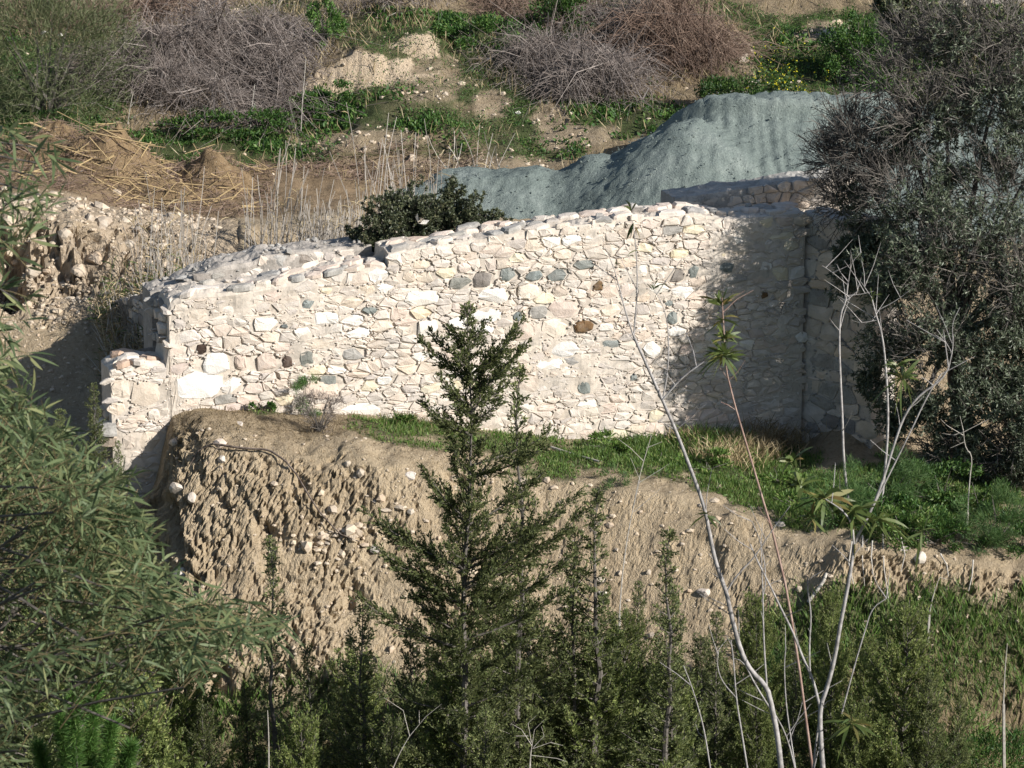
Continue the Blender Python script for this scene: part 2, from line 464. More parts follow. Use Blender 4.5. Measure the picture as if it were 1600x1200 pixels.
#  columns of the hillside: photo column -> (depth, photo row) pairs; 'z' rows give the height instead
COLS = {
    -900: [(44, 'z', -4.2), (46.5, 'z', -2.8), (48, 'z', -1.2), (50, 690), (51.5, 640), (54, 460), (55.2, 345), (57.5, 292), (60, 248), (63, 200), (66, 100), (69.5, 0)],
    0: [(44, 'z', -4.2), (46.5, 'z', -2.8), (48, 'z', -1.2), (50, 700), (51.5, 640), (54, 455), (55.1, 345), (57.5, 290), (60, 245), (63, 200), (66, 100), (69.5, 0)],
    130: [(44, 'z', -4.2), (46.5, 'z', -2.9), (48.2, 'z', -1.1), (50, 690), (51.5, 640), (54, 460), (55.1, 340), (57.3, 300), (59.5, 240), (62, 205), (66, 100), (69.5, 0)],
    200: [(44, 'z', -4.0), (46.5, 'z', -2.6), (48.4, 800), (49.2, 790), (50.6, 'z', -.1), (52.5, 'z', .5), (54.5, 440), (55.6, 345), (57.5, 318), (60, 245), (62.5, 210), (66, 100), (69.5, 0)],
    243: [(44, 'z', -3.9), (46.0, 'z', -2.5), (48.5, 785), (49.2, 770), (50.6, 'z', 0), (53, 'z', .9), (55, 410), (56, 345), (58, 318), (60.5, 255), (62.5, 215), (66, 100), (69.5, 0)],
    272: [(44, 'z', -3.9), (45.6, 1060), (46.9, 895), (47.6, 800), (48.2, 728), (48.8, 676), (49.4, 642), (51, 'z', .3), (53, 'z', .9), (55, 400), (56, 345), (58, 318), (60.5, 255), (62.5, 218), (66, 100), (69.5, 0)],
    330: [(44, 'z', -3.9), (45.5, 1080), (46.7, 895), (47.5, 772), (48.0, 702), (48.5, 664), (49.0, 645), (49.5, 634), (51, 'z', .4), (53, 'z', .9), (55.5, 375), (58, 325), (60, 265), (62.5, 215), (66, 100), (69.5, 0)],
    400: [(44, 'z', -3.8), (45.4, 1090), (46.6, 900), (47.35, 768), (47.9, 708), (48.5, 672), (49.2, 650), (49.7, 638), (51, 'z', .5), (54.5, 'z', 1.3), (56, 355), (58.5, 320), (61.5, 250), (64, 205), (66.5, 100), (69.5, 0)],
    480: [(44, 'z', -3.8), (45.3, 1095), (46.5, 925), (47.3, 768), (47.8, 715), (48.5, 683), (50, 645), (51.5, 'z', .5), (54.5, 'z', 1.3), (56.5, 350), (61.5, 255), (64.6, 168), (64.75, 128), (69.5, 0)],
    560: [(44, 'z', -3.8), (45.2, 1100), (46.4, 945), (47.5, 725), (48.1, 690), (50.2, 650), (51.5, 'z', .5), (54.5, 'z', 1.3), (56.5, 350), (61.5, 255), (64.7, 140), (64.85, 80), (69, 0)],
    662: [(44, 'z', -3.8), (45.1, 1100), (46.3, 970), (47.6, 735), (48.2, 705), (50.6, 660), (52, 'z', .4), (54.5, 'z', 1.2), (57, 'z', 1.7), (61.5, 255), (65.3, 96), (65.45, 57), (68.8, 0)],
    705: [(44, 'z', -3.8), (45.1, 1105), (46.3, 980), (47.7, 738), (48.3, 712), (50.7, 665), (52, 'z', .3), (54.5, 'z', 1.2), (57, 'z', 1.7), (61.5, 255), (65.0, 110), (68.8, 0)],
    850: [(44, 'z', -3.8), (45, 1110), (46.2, 1000), (47.9, 748), (51.2, 685), (52.5, 'z', .2), (54.5, 'z', 1.1), (57, 'z', 1.6), (61.5, 250), (64.5, 155), (70, 0)],
    1000: [(44, 'z', -3.8), (45, 1110), (46, 1000), (47.6, 768), (51.7, 680), (53, 'z', .2), (54.5, 'z', 1.0), (57, 'z', 1.5), (61.5, 245), (64.5, 155), (70, 0)],
    1150: [(44, 'z', -3.7), (45, 1080), (45.8, 985), (47.0, 797), (52.2, 682), (53, 'z', .2), (54.5, 'z', 1.0), (57, 'z', 1.5), (61.5, 245), (64.5, 150), (70, 0)],
    1262: [(44, 'z', -3.6), (45, 1070), (45.5, 985), (46.4, 862), (46.9, 832), (52.5, 695), (53.5, 'z', .2), (54.5, 'z', 1.0), (57, 'z', 1.5), (61.5, 245), (64.5, 150), (70, 0)],
    1330: [(44, 'z', -3.5), (44.6, 1060), (45.5, 950), (45.9, 862), (46.3, 840), (49, 768), (51.5, 710), (54.5, 'z', 1.0), (57, 'z', 1.5), (61.5, 245), (64.5, 150), (70, 0)],
    1450: [(44, 'z', -3.5), (44.6, 1060), (45.4, 945), (45.9, 868), (46.3, 845), (49, 775), (52, 700), (54.5, 'z', 1.0), (57, 'z', 1.5), (61.5, 245), (64.5, 150), (70, 0)],
    1600: [(44, 'z', -3.6), (44.6, 1080), (45.4, 965), (45.9, 892), (46.3, 868), (49, 785), (52, 710), (54.5, 'z', 1.0), (57, 'z', 1.5), (61.5, 245), (64.5, 150), (70, 0)],
    2500: [(44, 'z', -3.6), (44.6, 1080), (45.4, 965), (45.9, 892), (46.3, 868), (49, 785), (52, 710), (54.5, 'z', 1.0), (57, 'z', 1.5), (61.5, 245), (64.5, 150), (70, 0)],
}
def wide(Y):
    return 1.031 * np.maximum(Y, 15.0) / FPX
Q = np.unique(np.concatenate([np.linspace(-6500, -400, 24), np.linspace(-400, -20, 30), np.arange(-20, 225, 4.2), np.arange(225, 300, 2.6), np.arange(300, 1290, 3.5), np.arange(1293, 1625, 4.0), np.linspace(1630, 2100, 30), np.linspace(2100, 8000, 24)]))
YR = np.unique(np.concatenate([np.linspace(-40, 40, 40), np.linspace(40, 44.5, 60), np.arange(44.5, 48.8, .026), np.arange(48.8, 53, .08), np.arange(53, 57.5, .06), np.arange(57.5, 64.4, .09), np.arange(64.4, 65.9, .045), np.arange(65.9, 70.5, .1), np.linspace(70.5, 80, 60), np.linspace(80, 190, 40)]))
colz = []
ck = sorted(COLS)
for k in ck:
    pr = list(NEAR)
    for e in COLS[k]:
        pr.append((e[0], e[2] if e[1] == 'z' else zpy(e[1], e[0])))
    Y1, z1 = pr[-1]
    pr += [(Y1 + 6, z1 + 1.9), (110, z1 + 13), (190, z1 + 36)]
    pr = np.array(pr)
    colz.append(np.interp(YR, pr[:, 0], pr[:, 1]))
colz = np.array(colz)
_qw = 16 * fbm(YR * 2.3, YR * 0, 0, 3, 5) * sstep(44, 45.5, YR)                    # ragged instead of straight flanks
ZB = np.array([np.interp(Q + _qw[j], ck, colz[:, j]) for j in range(len(YR))])          # rows: depth, columns: bearing
def blur(a, n):
    k = np.ones(2 * n + 1) / (2 * n + 1)
    a = np.pad(a, ((n, n), (n, n)), 'edge')
    a = np.apply_along_axis(lambda r: np.convolve(r, k, 'valid'), 0, a)
    return np.apply_along_axis(lambda r: np.convolve(r, k, 'valid'), 1, a)
ZB = blur(ZB, 2)
QQ, YY = np.meshgrid(Q, YR)
XX = (QQ - 800) * wide(YY)
fade = sstep(30, 42, YY)
ZT = ZB + .30 * fbm(XX * .45, YY * .45, 0, 4, 11) * (0.3 + .7 * sstep(53, 60, YY)) * fade + (.07 + .05 * sstep(57, 60, YY)) * fbm(XX * 2.0, YY * 2.0, 0, 4, 12) * fade
V = np.stack([XX, YY, ZT], -1)
gy, gx = np.gradient(V, axis=0), np.gradient(V, axis=1)
NN = nrm(np.cross(gx, gy))
steep = sstep(.10, .30, 1 - NN[..., 2])                                           # 1 on the eroded faces
# eroded faces: flakes and runnels, drawn down the slope and leaning a little
def clods(x, z, y):
    w = .09 * fbm(x * 6, z * 6, y * 6, 2, 20)
    a = fbm(x * 1.5 + .3 * z, z * .9, y * 1.2, 3, 21)
    f1, e1, r1 = worley(x * 6.0 + 1.8 * z + w * 9, z * 4.4 + w * 9, 22)
    f2, e2, r2 = worley(x * 13 + 4 * z + w * 16, z * 9.5 + w * 14, 23)
    big = np.maximum(fbm(x * 2.2 + .6 * z, z * 1.0, y * 1.5, 3, 27) - .22, 0) * 1.1
    return a * .14 + (r1 - .5) * .11 - .085 * sstep(.18, .0, e1) + (r2 - .5) * .065 - .04 * sstep(.18, 0, e2) - big - .02
infront = sstep(49.2, 48.6, YY) * sstep(43.5, 45, YY)
roughpatch = .16 + .62 * sstep(-.05, .5, 1.3 * fbm(XX * .9, ZT * .9, YY * .5, 4, 31) + .95 * sstep(700, 420, QQ) + .45 * sstep(1200, 1300, QQ) - .12)
bank = ((YY > 53.2) & (YY < 57.2) & (QQ < 380)).astype(float)
D = clods(XX, ZT, YY) * np.clip(steep * infront * roughpatch * .95, 0, 1.2) + .05 * infront * (1 - steep) * fbm(XX * 4, YY * 4, 0, 4, 29)
D = D + (1.9 * clods(XX * .55, ZT * .6, YY * .5)) * bank * np.clip(steep * 1.2 + .15, 0, 1)
D = D + .012 * fbm(XX * 9, YY * 9, ZT * 9, 3, 41) * fade
# the bare cut bank on the hill
D = D - .05 * np.maximum(1 - np.abs(fbm(XX * 3, ZT * .8, 0, 3, 51)) * 2.4, 0) ** 2 * ((YY > 64) & (YY < 66.4) & (QQ > 440) & (QQ < 690)) * steep
V = V + NN * D[..., None]
GX, GY, GZ = V[..., 0], V[..., 1], V[..., 2]
PXG, PYG = PIX(V)
PYG = np.where(YY > 20, PYG, 3000.); PXG = np.where(YY > 20, PXG, -3000.)

def gz(x, y):
    """height of the ground at (x, y)"""
    x = np.asarray(x, float); y = np.asarray(y, float)
    q = 800 + x / wide(y)
    i = np.clip(np.searchsorted(YR, y) - 1, 0, len(YR) - 2); j = np.clip(np.searchsorted(Q, q) - 1, 0, len(Q) - 2)
    a = np.clip((y - YR[i]) / (YR[i + 1] - YR[i]), 0, 1); b = np.clip((q - Q[j]) / (Q[j + 1] - Q[j]), 0, 1)
    return (ZT[i, j] * (1 - a) * (1 - b) + ZT[i + 1, j] * a * (1 - b) + ZT[i, j + 1] * (1 - a) * b + ZT[i + 1, j + 1] * a * b)

def G(px, Y, lift=0.0):
    """the ground point on photo column px at depth Y"""
    x = (np.asarray(px, float) - 800) * wide(np.asarray(Y, float))
    z = gz(x, Y)
    for _ in range(2):                                    # settle the pitch term of the column
        py = PIX(np.stack(np.broadcast_arrays(x, Y, z), -1))[1]
        x = P(px, py, Y)[..., 0]; z = gz(x, Y)
    return np.stack(np.broadcast_arrays(x, np.asarray(Y, float), z + lift), -1)

def patch(items, wob=.7):
    m = np.zeros_like(PXG)
    n = 1.1 * fbm(GX * .7, GY * .7, GZ * .7, 5, 61) + .9 * fbm(GX * 3.1, GY * 3.1, GZ * 3.1, 4, 62)
    for cx, cy, rx, ry, s in items:
        d = np.sqrt(((PXG - cx) / rx) ** 2 + ((PYG - cy) / ry) ** 2) + wob * n
        m = np.maximum(m, s * sstep(1.15, .75, d))
    return m
hill = sstep(59, 61, GY)
GREEN = patch([(40, 60, 90, 70, .9), (60, 170, 130, 60, 1), (300, 228, 190, 28, 1), (170, 55, 60, 40, .8), (560, 35, 60, 22, .6), (610, 135, 80, 22, 1), (535, 165, 55, 22, 1),
    (560, 195, 110, 22, .7), (700, 70, 70, 45, 1), (740, 200, 130, 30, .8), (790, 60, 70, 50, 1), (760, 135, 60, 40, 1), (830, 165, 60, 50, 1), (900, 190, 60, 40, 1), (990, 185, 140, 26, 1),
    (850, 232, 70, 14, .9), (1090, 30, 160, 40, .9), (1250, 90, 130, 90, 1), (1180, 140, 80, 40, 1), (1340, 110, 70, 80, 1), (1500, 80, 160, 110, .8), (700, 230, 200, 20, .7), (420, 30, 120, 30, .6), (620, 190, 140, 40, .75), (680, 60, 120, 40, .8), (1000, 60, 200, 60, .7), (460, 215, 120, 25, .8)]) * hill
GREEN = np.maximum(GREEN, patch([(1010, 715, 170, 40, 1), (1180, 740, 110, 55, 1), (1230, 790, 80, 45, 1), (640, 668, 90, 20, .8), (900, 722, 90, 26, .9), (780, 690, 130, 18, .6), (1420, 770, 180, 60, .9),
    (410, 640, 30, 10, .8), (560, 665, 30, 12, .6)]) * sstep(52.5, 52, GY) * sstep(45.6, 46.2, GY))
GREEN = np.maximum(GREEN, patch([(1380, 1000, 300, 75, .9), (1550, 1040, 200, 90, .9), (900, 1100, 400, 60, .7), (1150, 1130, 400, 80, .8), (500, 1140, 300, 50, .5)]) * sstep(46.2, 45.6, GY))
GREEN *= 1 - .0 * steep
BARE = patch([(670, 125, 62, 30, .7), (765, 165, 30, 20, 1), (862, 185, 26, 28, 1), (895, 216, 50, 17, 1), (560, 222, 90, 16, .8), (640, 215, 60, 14, .6), (1165, 95, 18, 32, 1), (1290, 55, 45, 22, 1), (700, 255, 150, 12, .7), (1180, 125, 20, 16, 1)], .6) * hill
DRYG = patch([(90, 20, 90, 40, 1), (300, 40, 200, 60, .8), (600, 25, 90, 30, .9), (480, 120, 60, 80, .5), (960, 90, 240, 80, .8), (1130, 40, 60, 50, .6)]) * hill
LIME = sstep(57.6, 57.0, GY) * sstep(53, 54, GY) * sstep(420, 330, PXG)
REED = sstep(56.8, 57.6, GY) * sstep(62.6, 61.8, GY) * sstep(760, 560, PXG)
tan = np.array([.37, .285, .185]); tan2 = np.array([.45, .36, .245])
def lay(c, m, col):
    return c * (1 - m[..., None]) + np.asarray(col) * m[..., None]
nz = (fbm(GX * .9, GY * .9, GZ * .9, 4, 71) * .5 + .5)
TINT = tan * (1 - nz[..., None]) + tan2 * nz[..., None]
TINT = lay(TINT, hill * .8, (.24, .185, .115))
TINT = lay(TINT, LIME * .8, (.42, .335, .245))
TINT = lay(TINT, REED * .85, (.23, .16, .095))
CRUST = sstep(48.15, 48.6, GY) * sstep(50.4, 49.8, GY) * sstep(265, 280, PXG) * sstep(620, 520, PXG)
TINT = lay(TINT, CRUST * .55 * nz, (.20, .15, .09))
TINT = lay(TINT, DRYG * .6, (.20, .15, .10))
TINT = lay(TINT, GREEN * .92 * (1 - .6 * BARE), (.052, .075, .024))
TINT = lay(TINT, BARE * .85, (.37, .29, .20))
TINT = lay(TINT, ((YY > 64) & (YY < 66) & (QQ > 450) & (QQ < 690)) * sstep(.3, .8, steep) * .95, (.58, .46, .33))
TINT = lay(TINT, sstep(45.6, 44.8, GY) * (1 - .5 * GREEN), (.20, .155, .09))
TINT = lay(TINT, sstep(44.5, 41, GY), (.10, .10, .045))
mb = MB()
nr, nc = XX.shape
i, j = np.meshgrid(np.arange(nr - 1), np.arange(nc - 1), indexing='ij')
A = i * nc + j
f = np.concatenate([np.stack([A, A + 1, A + nc + 1], -1).reshape(-1, 3), np.stack([A, A + nc + 1, A + nc], -1).reshape(-1, 3)])
mb.add(V.reshape(-1, 3), f, TINT.reshape(-1, 3))
g_o = mb.obj("ground", M["soil"], None, True)
_fl = ((steep * infront + bank) > .3)[:-1, :-1].ravel()
g_o.data.polygons.foreach_set("use_smooth", ~np.concatenate([_fl, _fl]))
g_o['kind'] = 'structure'
tag(g_o, "tan earth hillside with eroded cliff, grassy bench and rubble bank", None, None, "structure")

def scatter(mask, n, g, jitter=1.0):
    """n points on the ground where mask is high, even per photo area; returns points and normals"""
    vis = (PXG > -60) & (PXG < 1660) & (PYG > -60) & (PYG < 1290)
    ax = np.linalg.norm(np.gradient(V, axis=1), axis=-1) * np.linalg.norm(np.gradient(V, axis=0), axis=-1)
    w = np.where(vis, mask, 0) * ax
    if w.sum() <= 0: return np.zeros((0, 3)), np.zeros((0, 3))
    idx = g.choice(w.size, n, p=(w / w.sum()).ravel())
    a, b = np.unravel_index(idx, w.shape)
    a = np.clip(a, 1, nr - 2); b = np.clip(b, 1, nc - 2)
    da, db = g.uniform(-.5, .5, n)[:, None], g.uniform(-.5, .5, n)[:, None]
    p = V[a, b] + da * (V[a + 1, b] - V[a - 1, b]) / 2 * 1.6 + db * (V[a, b + 1] - V[a, b - 1]) / 2 * 1.6
    return p, NN[a, b]

# ------------------------------------------------------------------ rubble masonry
def clip_poly(poly, n, c):
    out = []
    m = len(poly)
    d = [p[0] * n[0] + p[1] * n[1] - c for p in poly]
    for k in range(m):
        a, b = poly[k], poly[(k + 1) % m]
        if d[k] <= 0: out.append(a)
        if (d[k] < 0) != (d[(k + 1) % m] < 0):
            t = d[k] / (d[k] - d[(k + 1) % m] + 1e-12)
            out.append((a[0] + t * (b[0] - a[0]), a[1] + t * (b[1] - a[1])))
    return out

class Face:
    """a vertical wall face: pixels land on its plane, stones stand proud of it"""
    def __init__(s, a, b):
        s.o = np.array([a[0], a[1], 0.0]); d = np.array([b[0] - a[0], b[1] - a[1], 0.0])
        s.len = np.linalg.norm(d); s.u = d / s.len; s.n = np.array([s.u[1], -s.u[0], 0.0])
    def uz(s, px, py):
        d = P(px, py, 10.0) - CAM
        t = np.dot(s.o - CAM, s.n) / np.dot(d, s.n)
        p = CAM + d * t
        return float(np.dot(p - s.o, s.u)), float(p[2])
    def at(s, u, z, d=0.0):
        u, z, d = np.broadcast_arrays(np.asarray(u, float), np.asarray(z, float), np.asarray(d, float))
        return s.o + u[..., None] * s.u + d[..., None] * s.n + z[..., None] * np.array([0, 0, 1.0])

def rubble_cells(inside, box, special, g, tilt=0.0, asp=1.9, row=(.10, .27), wid=(.16, .62), chink=.5):
    """stones in rough courses: cells of a weighted diagram, squeezed flat"""
    u0, u1, z0, z1 = box
    seeds = []
    z = z0 - .3
    while z < z1 + .4:
        h = g.uniform(*row)
        u = u0 - .5 + g.uniform(0, .3)
        while u < u1 + .5:
            w = min(max(g.lognormal(math.log((wid[0] * wid[1]) ** .5), .38), wid[0]), wid[1]) * (.6 + .4 * h / row[1]) * 1.15
            seeds.append([u + w / 2, z + h / 2 + tilt * (u - u0) + g.normal(0, .028), (h * .5) ** 2 * g.uniform(.5, 1.3), None, 1])
            if g.random() < chink:
                seeds.append([u + w + g.normal(0, .04), z + g.choice([0, h]) + tilt * (u - u0) + g.normal(0, .03), -.002, None, 0])
            u += w
        z += h
    sp = []
    for (u, z, w, h, m) in special:
        seeds = [s for s in seeds if ((s[0] - u) / (w * .62 + .06)) ** 2 + ((s[1] - z) / (h * .62 + .05)) ** 2 > 1]
        sp.append([u, z, (h * .5) ** 2, m, 2])
    ring = []
    for (u, z, w, h, m) in special:                           # small stones packed round the big ones
        k = max(6, int((w + h) / .085)); a0 = g.uniform(0, 6.28)
        for q in range(k):
            a = a0 + 6.283 * q / k + g.normal(0, .1)
            ru, rz = u + math.cos(a) * (w * .53 + g.uniform(.05, .10)), z + math.sin(a) * (h * .53 + g.uniform(.03, .065))
            if all(((ru - x[0]) / (x[2] * .55)) ** 2 + ((rz - x[1]) / (x[3] * .55)) ** 2 > 1 for x in special):
                ring.append([ru, rz, g.uniform(-.001, .002), None, 0])
    rr_ = []
    for x in ring:
        if all((x[0] - y[0]) ** 2 / 2.6 + (x[1] - y[1]) ** 2 > .0022 for y in rr_): rr_.append(x)
    seeds = sp + seeds + rr_
    S = np.array([[s[0] / asp, s[1], s[2]] for s in seeds])
    cells = []
    for k in range(len(seeds)):
        if not inside(seeds[k][0], seeds[k][1]): continue
        c = S[k]
        r = .30
        poly = [(c[0] - r, c[1] - r), (c[0] + r, c[1] - r), (c[0] + r, c[1] + r), (c[0] - r, c[1] + r)]
        dd = (S[:, 0] - c[0]) ** 2 + (S[:, 1] - c[1]) ** 2
        for q in np.argsort(dd)[1:34]:
            if dd[q] > .9: break
            n = (S[q, 0] - c[0], S[q, 1] - c[1])
            cc = (S[q, 0] ** 2 + S[q, 1] ** 2 - S[q, 2] - c[0] ** 2 - c[1] ** 2 + c[2]) / 2
            poly = clip_poly(poly, n, cc)
            if len(poly) < 3: break
        if len(poly) < 3: continue
        poly = np.array([(p[0] * asp, p[1]) for p in poly])
        # special stones keep to their size
        cen = poly.mean(0)
        if seeds[k][4] == 2:
            _, _, w, h, m = special[k]
            an = np.linspace(0, 2 * np.pi, 9)[:8] + g.normal(0, .12, 8)
            ca, sa = np.cos(an), np.sin(an)
            rad = g.uniform(.90, 1.10, 8) / (np.abs(ca) ** 2.8 + np.abs(sa) ** 2.8) ** (1 / 2.8)
            poly = np.stack([special[k][0] + ca * rad * w * .53, special[k][1] + sa * rad * h * .53], 1)
        ar = .5 * abs(np.dot(poly[:, 0], np.roll(poly[:, 1], 1)) - np.dot(poly[:, 1], np.roll(poly[:, 0], 1)))
        if ar < .0008: continue
        cells.append((poly, ar, seeds[k][3]))
    return cells

def stone_mesh(face, poly, g, gap=.012, proud=.017):
    cen = poly.mean(0)
    v = poly - cen
    d = np.linalg.norm(v, axis=1)
    v = v * np.maximum(1 - gap / np.maximum(d, .02), .45)[:, None]
    nx = np.roll(v, -1, 0)
    cut = g.uniform(.10, .2)
    v = np.stack([v * (1 - cut) + nx * cut, v * cut + nx * (1 - cut)], 1).reshape(-1, 2)      # cut the corners
    if len(v) > 10:
        v = v[np.sort(g.choice(len(v), 10, replace=False))]
    v = v * g.normal(1, .035, (len(v), 1))
    n = len(v)
    tx, tz = g.normal(0, .03, 2)
    dep = proud * g.uniform(.35, 1.25)
    size = min(np.abs(v[:, 1]).max(), np.abs(v[:, 0]).max())
    r2 = v * g.uniform(.70, .86)
    rows = []
    for ring, dd in ((v * 1.0, -.05), (v, dep * .35), (r2, dep)):
        dq = dd + (tx * ring[:, 0] + tz * ring[:, 1] if dd > 0 else 0) + (g.normal(0, .006, n) if dd > 0 else 0)
        rows.append(face.at(cen[0] + ring[:, 0], cen[1] + ring[:, 1], dq))
    c = face.at(cen[0], cen[1], dep + min(.02, size * .1) + g.normal(0, .004))
    vv = np.concatenate(rows + [c[None]])
    f = []
    for k in range(n):
        q = (k + 1) % n
        for a in (0, n):
            f += [[a + k, a + q, a + n + q], [a + k, a + n + q, a + n + k]]
        f.append([2 * n + k, 2 * n + q, 3 * n])
    f = np.array(f)
    # faces must look outwards whatever the winding of the cell
    nn = np.cross(vv[f[-1][1]] - vv[f[-1][0]], vv[f[-1][2]] - vv[f[-1][0]])
    if np.dot(nn, face.n) < 0: f = f[:, ::-1]
    return vv, f

def pebbles(mb, pts, r, g, flat=None, nrmv=None):
    v0, f0 = ICO[0]
    pts = np.asarray(pts, float).reshape(-1, 3); N = len(pts)
    if N == 0: return
    r = np.broadcast_to(np.asarray(r, float), (N,))
    s = g.uniform(.6, 1.4, (N, 3)) if flat is None else g.uniform(.7, 1.3, (N, 3)) * np.asarray(flat)
    a = g.uniform(0, 6.28, N)
    v = v0[None] * s[:, None] * (1 + g.normal(0, .13, (N, 12, 1)))
    if flat is None:
        x = v[..., 0] * np.cos(a)[:, None] - v[..., 1] * np.sin(a)[:, None]; y = v[..., 0] * np.sin(a)[:, None] + v[..., 1] * np.cos(a)[:, None]
        v = np.stack([x, y, v[..., 2] * .75], -1)
    v = v * r[:, None, None] + pts[:, None]
    f = f0[None] + (np.arange(N) * 12)[:, None, None]
    mb.add(v.reshape(-1, 3), f.reshape(-1, 3))

def wall_core(face, us, ztop, zbot, thick, g, nz=44, seed=3, ntop=9, dtop=None):
    """the mortar body: front, rough top and back, closed at both ends"""
    mb = MB()
    us = np.asarray(us); n = len(us)
    zt = np.array([ztop(u) for u in us]); zb = np.array([zbot(u) for u in us])
    rows = []
    for k in range(nz):
        z = zb + (zt - zb) * k / (nz - 1)
        d = -.006 + .034 * fbm(us * 1.3, z * 1.3, 0, 3, seed + 2) + .02 * fbm(us * 5, z * 5, 0, 3, seed) + .012 * fbm(us * 16, z * 16, 0, 3, seed + 5)
        if k == nz - 1: d = d - .03
        rows.append(face.at(us, z, d))
    for k in range(1, ntop):
        dd = -thick * k / (ntop - 1)
        zz = zt + .05 * fbm(us * 3, np.full(n, dd * 3), 0, 4, seed + 9) + .035 * fbm(us * 9, np.full(n, dd * 9), 0, 3, seed + 8) + .015
        if dtop is not None: zz = zz + dtop(us, dd)
        rows.append(face.at(us, zz, dd))
    for k in range(1, 5):
        rows.append(face.at(us, zt + (zb - zt) * k / 4, -thick))
    G_ = np.array(rows); m = len(rows)
    i, j = np.meshgrid(np.arange(m - 1), np.arange(n - 1), indexing='ij')
    A = i * n + j
    f = np.concatenate([np.stack([A, A + 1, A + n + 1], -1).reshape(-1, 3), np.stack([A, A + n + 1, A + n], -1).reshape(-1, 3)])
    mb.add(G_.reshape(-1, 3), f)
    for e, col in ((0, G_[:, 0]), (1, G_[:, -1])):            # ends
        c = col.mean(0)
        ff = np.array([[k, k + 1, m] for k in range(m - 1)] + [[m - 1, 0, m]])
        if e == 0: ff = ff[:, ::-1]
        mb.add(np.concatenate([col, c[None]]), ff[:, ::-1])
    return mb

def fprof(face, pts):
    a = np.array([face.uz(*p) for p in pts])
    return lambda u: float(np.interp(u, a[:, 0], a[:, 1]))

def pick(g, w):
    k = list(w); p = np.array([w[x] for x in k]); return k[g.choice(len(k), p=p / p.sum())]
PALE = {"cream": 44, "white": 14, "buff": 13, "pink": 18, "yellow": 6, "slate": .5, "greystone": 2}

def masonry(name, face, us, ztop, zbot, thick, special, label, seed, cap=300, palette=PALE, npeb=2200, core_mat="mortar", dtop=None, tilt=0.02, cat="wall", row=(.075, .205), wid=(.12, .5), edge=None, toprub=60):
    g = np.random.default_rng(seed)
    base = face.at((us[0] + us[-1]) / 2, min(zbot(us[0]), zbot(us[-1])), -thick / 2)
    root = empty(name, base, label, cat)
    root["kind"] = "thing"
    core = wall_core(face, us, ztop, zbot, thick, g, seed=seed, dtop=dtop)
    part(core, "mortar_core", M[core_mat], root)
    if edge is None:
        edge = lambda u, z: us[0] < u < us[-1]
    inside = lambda u, z: edge(u, z) and zbot(u) + .02 < z < ztop(u) - .035
    zs = [zbot(u) for u in us] + [ztop(u) for u in us]
    cells = rubble_cells(inside, (us[0], us[-1], min(zs), max(zs)), special, g, tilt, row=row, wid=wid)
    cells.sort(key=lambda c: -(c[1] + (10 if c[2] else 0)))
    rest = MB()
    for k, (poly, ar, m) in enumerate(cells):
        vv, f = stone_mesh(face, poly, g, gap=.006 + .005 * g.random(), proud=.016 if m else .011)
        if k < cap:
            b = MB(); b.add(vv, f)
            part(b, "stone", M[m or pick(g, palette)], root)
        else:
            rest.add(vv, f)
    if rest.n:
        tag(part(rest, "small_stones", M["cream"], root), kind="stuff")
    pb = MB(); pts, rr = [], []
    al = [c for c in cells]
    for _ in range(npeb):
        poly = al[g.integers(len(al))][0]
        k = g.integers(len(poly)); t = g.random()
        p = poly[k] * (1 - t) + poly[(k + 1) % len(poly)] * t
        if not inside(p[0], p[1]): continue
        pts.append(face.at(p[0], p[1], g.uniform(0, .015))); rr.append(g.uniform(.010, .028))
    if pts:
        pebbles(pb, np.array(pts), np.array(rr), g)
    tz, tr = [], []
    for _ in range(toprub):
        u = g.uniform(us[0], us[-1]); dd = -g.uniform(.03, thick)
        tz.append(face.at(u, ztop(u) + .02 + (dtop(u, dd) if dtop else 0), dd)); tr.append(g.lognormal(math.log(.03), .4))
    if tz: pebbles(pb, np.array(tz), np.array(tr), g)
    if pb.n: tag(part(pb, "chinking", M["greystone" if palette is not PALE else "cream"], root), kind="stuff")
    return root

def end_stones(root, face, z0, z1, g, palette, n_cap=40):
    """stones showing on a broken end of a wall"""
    cells = rubble_cells(lambda u, z: .02 < u < face.len - .02 and z0 < z < z1 - .04, (0, face.len, z0, z1), [], g, 0, row=(.12, .25), wid=(.18, .5))
    for poly, ar, m in cells[:n_cap]:
        vv, f = stone_mesh(face, poly, g, .012, .16)
        b = MB(); b.add(vv, f); part(b, "stone", M[pick(g, palette)], root)

class Top:
    """the top of a wall as a face: u along the wall, the second coordinate across it, depth upwards"""
    def __init__(s, face, ztop, dtop=None):
        s.f, s.zt, s.n = face, ztop, np.array([0, 0, 1.0])
    def at(s, u, v, d=0.0):
        u, v, d = np.broadcast_arrays(np.asarray(u, float), np.asarray(v, float), np.asarray(d, float))
        z = np.array([s.zt(float(x)) for x in u.ravel()]).reshape(u.shape)
        return s.f.at(u, z + .03 + d, -v)
def coping(root, face, ztop, u0, u1, thick, g, palette, cap, skip=.25):
    cells = rubble_cells(lambda u, v: u0 + .05 < u < u1 - .05 and .04 < v < thick - .03, (u0, u1, 0, thick), [], g, 0, asp=1.5, row=(.14, .3), wid=(.2, .6))
    cells.sort(key=lambda c: -c[1])
    rest = MB()
    T = Top(face, ztop)
    for k, (poly, ar, m) in enumerate(cells):
        if g.random() < skip: continue
        vv, f = stone_mesh(T, poly, g, .014, .05)
        if k < cap:
            b = MB(); b.add(vv, f); part(b, "coping_stone", M[pick(g, palette)], root)
        else: rest.add(vv, f)
    if rest.n: tag(part(rest, "coping_rubble", M["greystone"], root), kind="stuff")

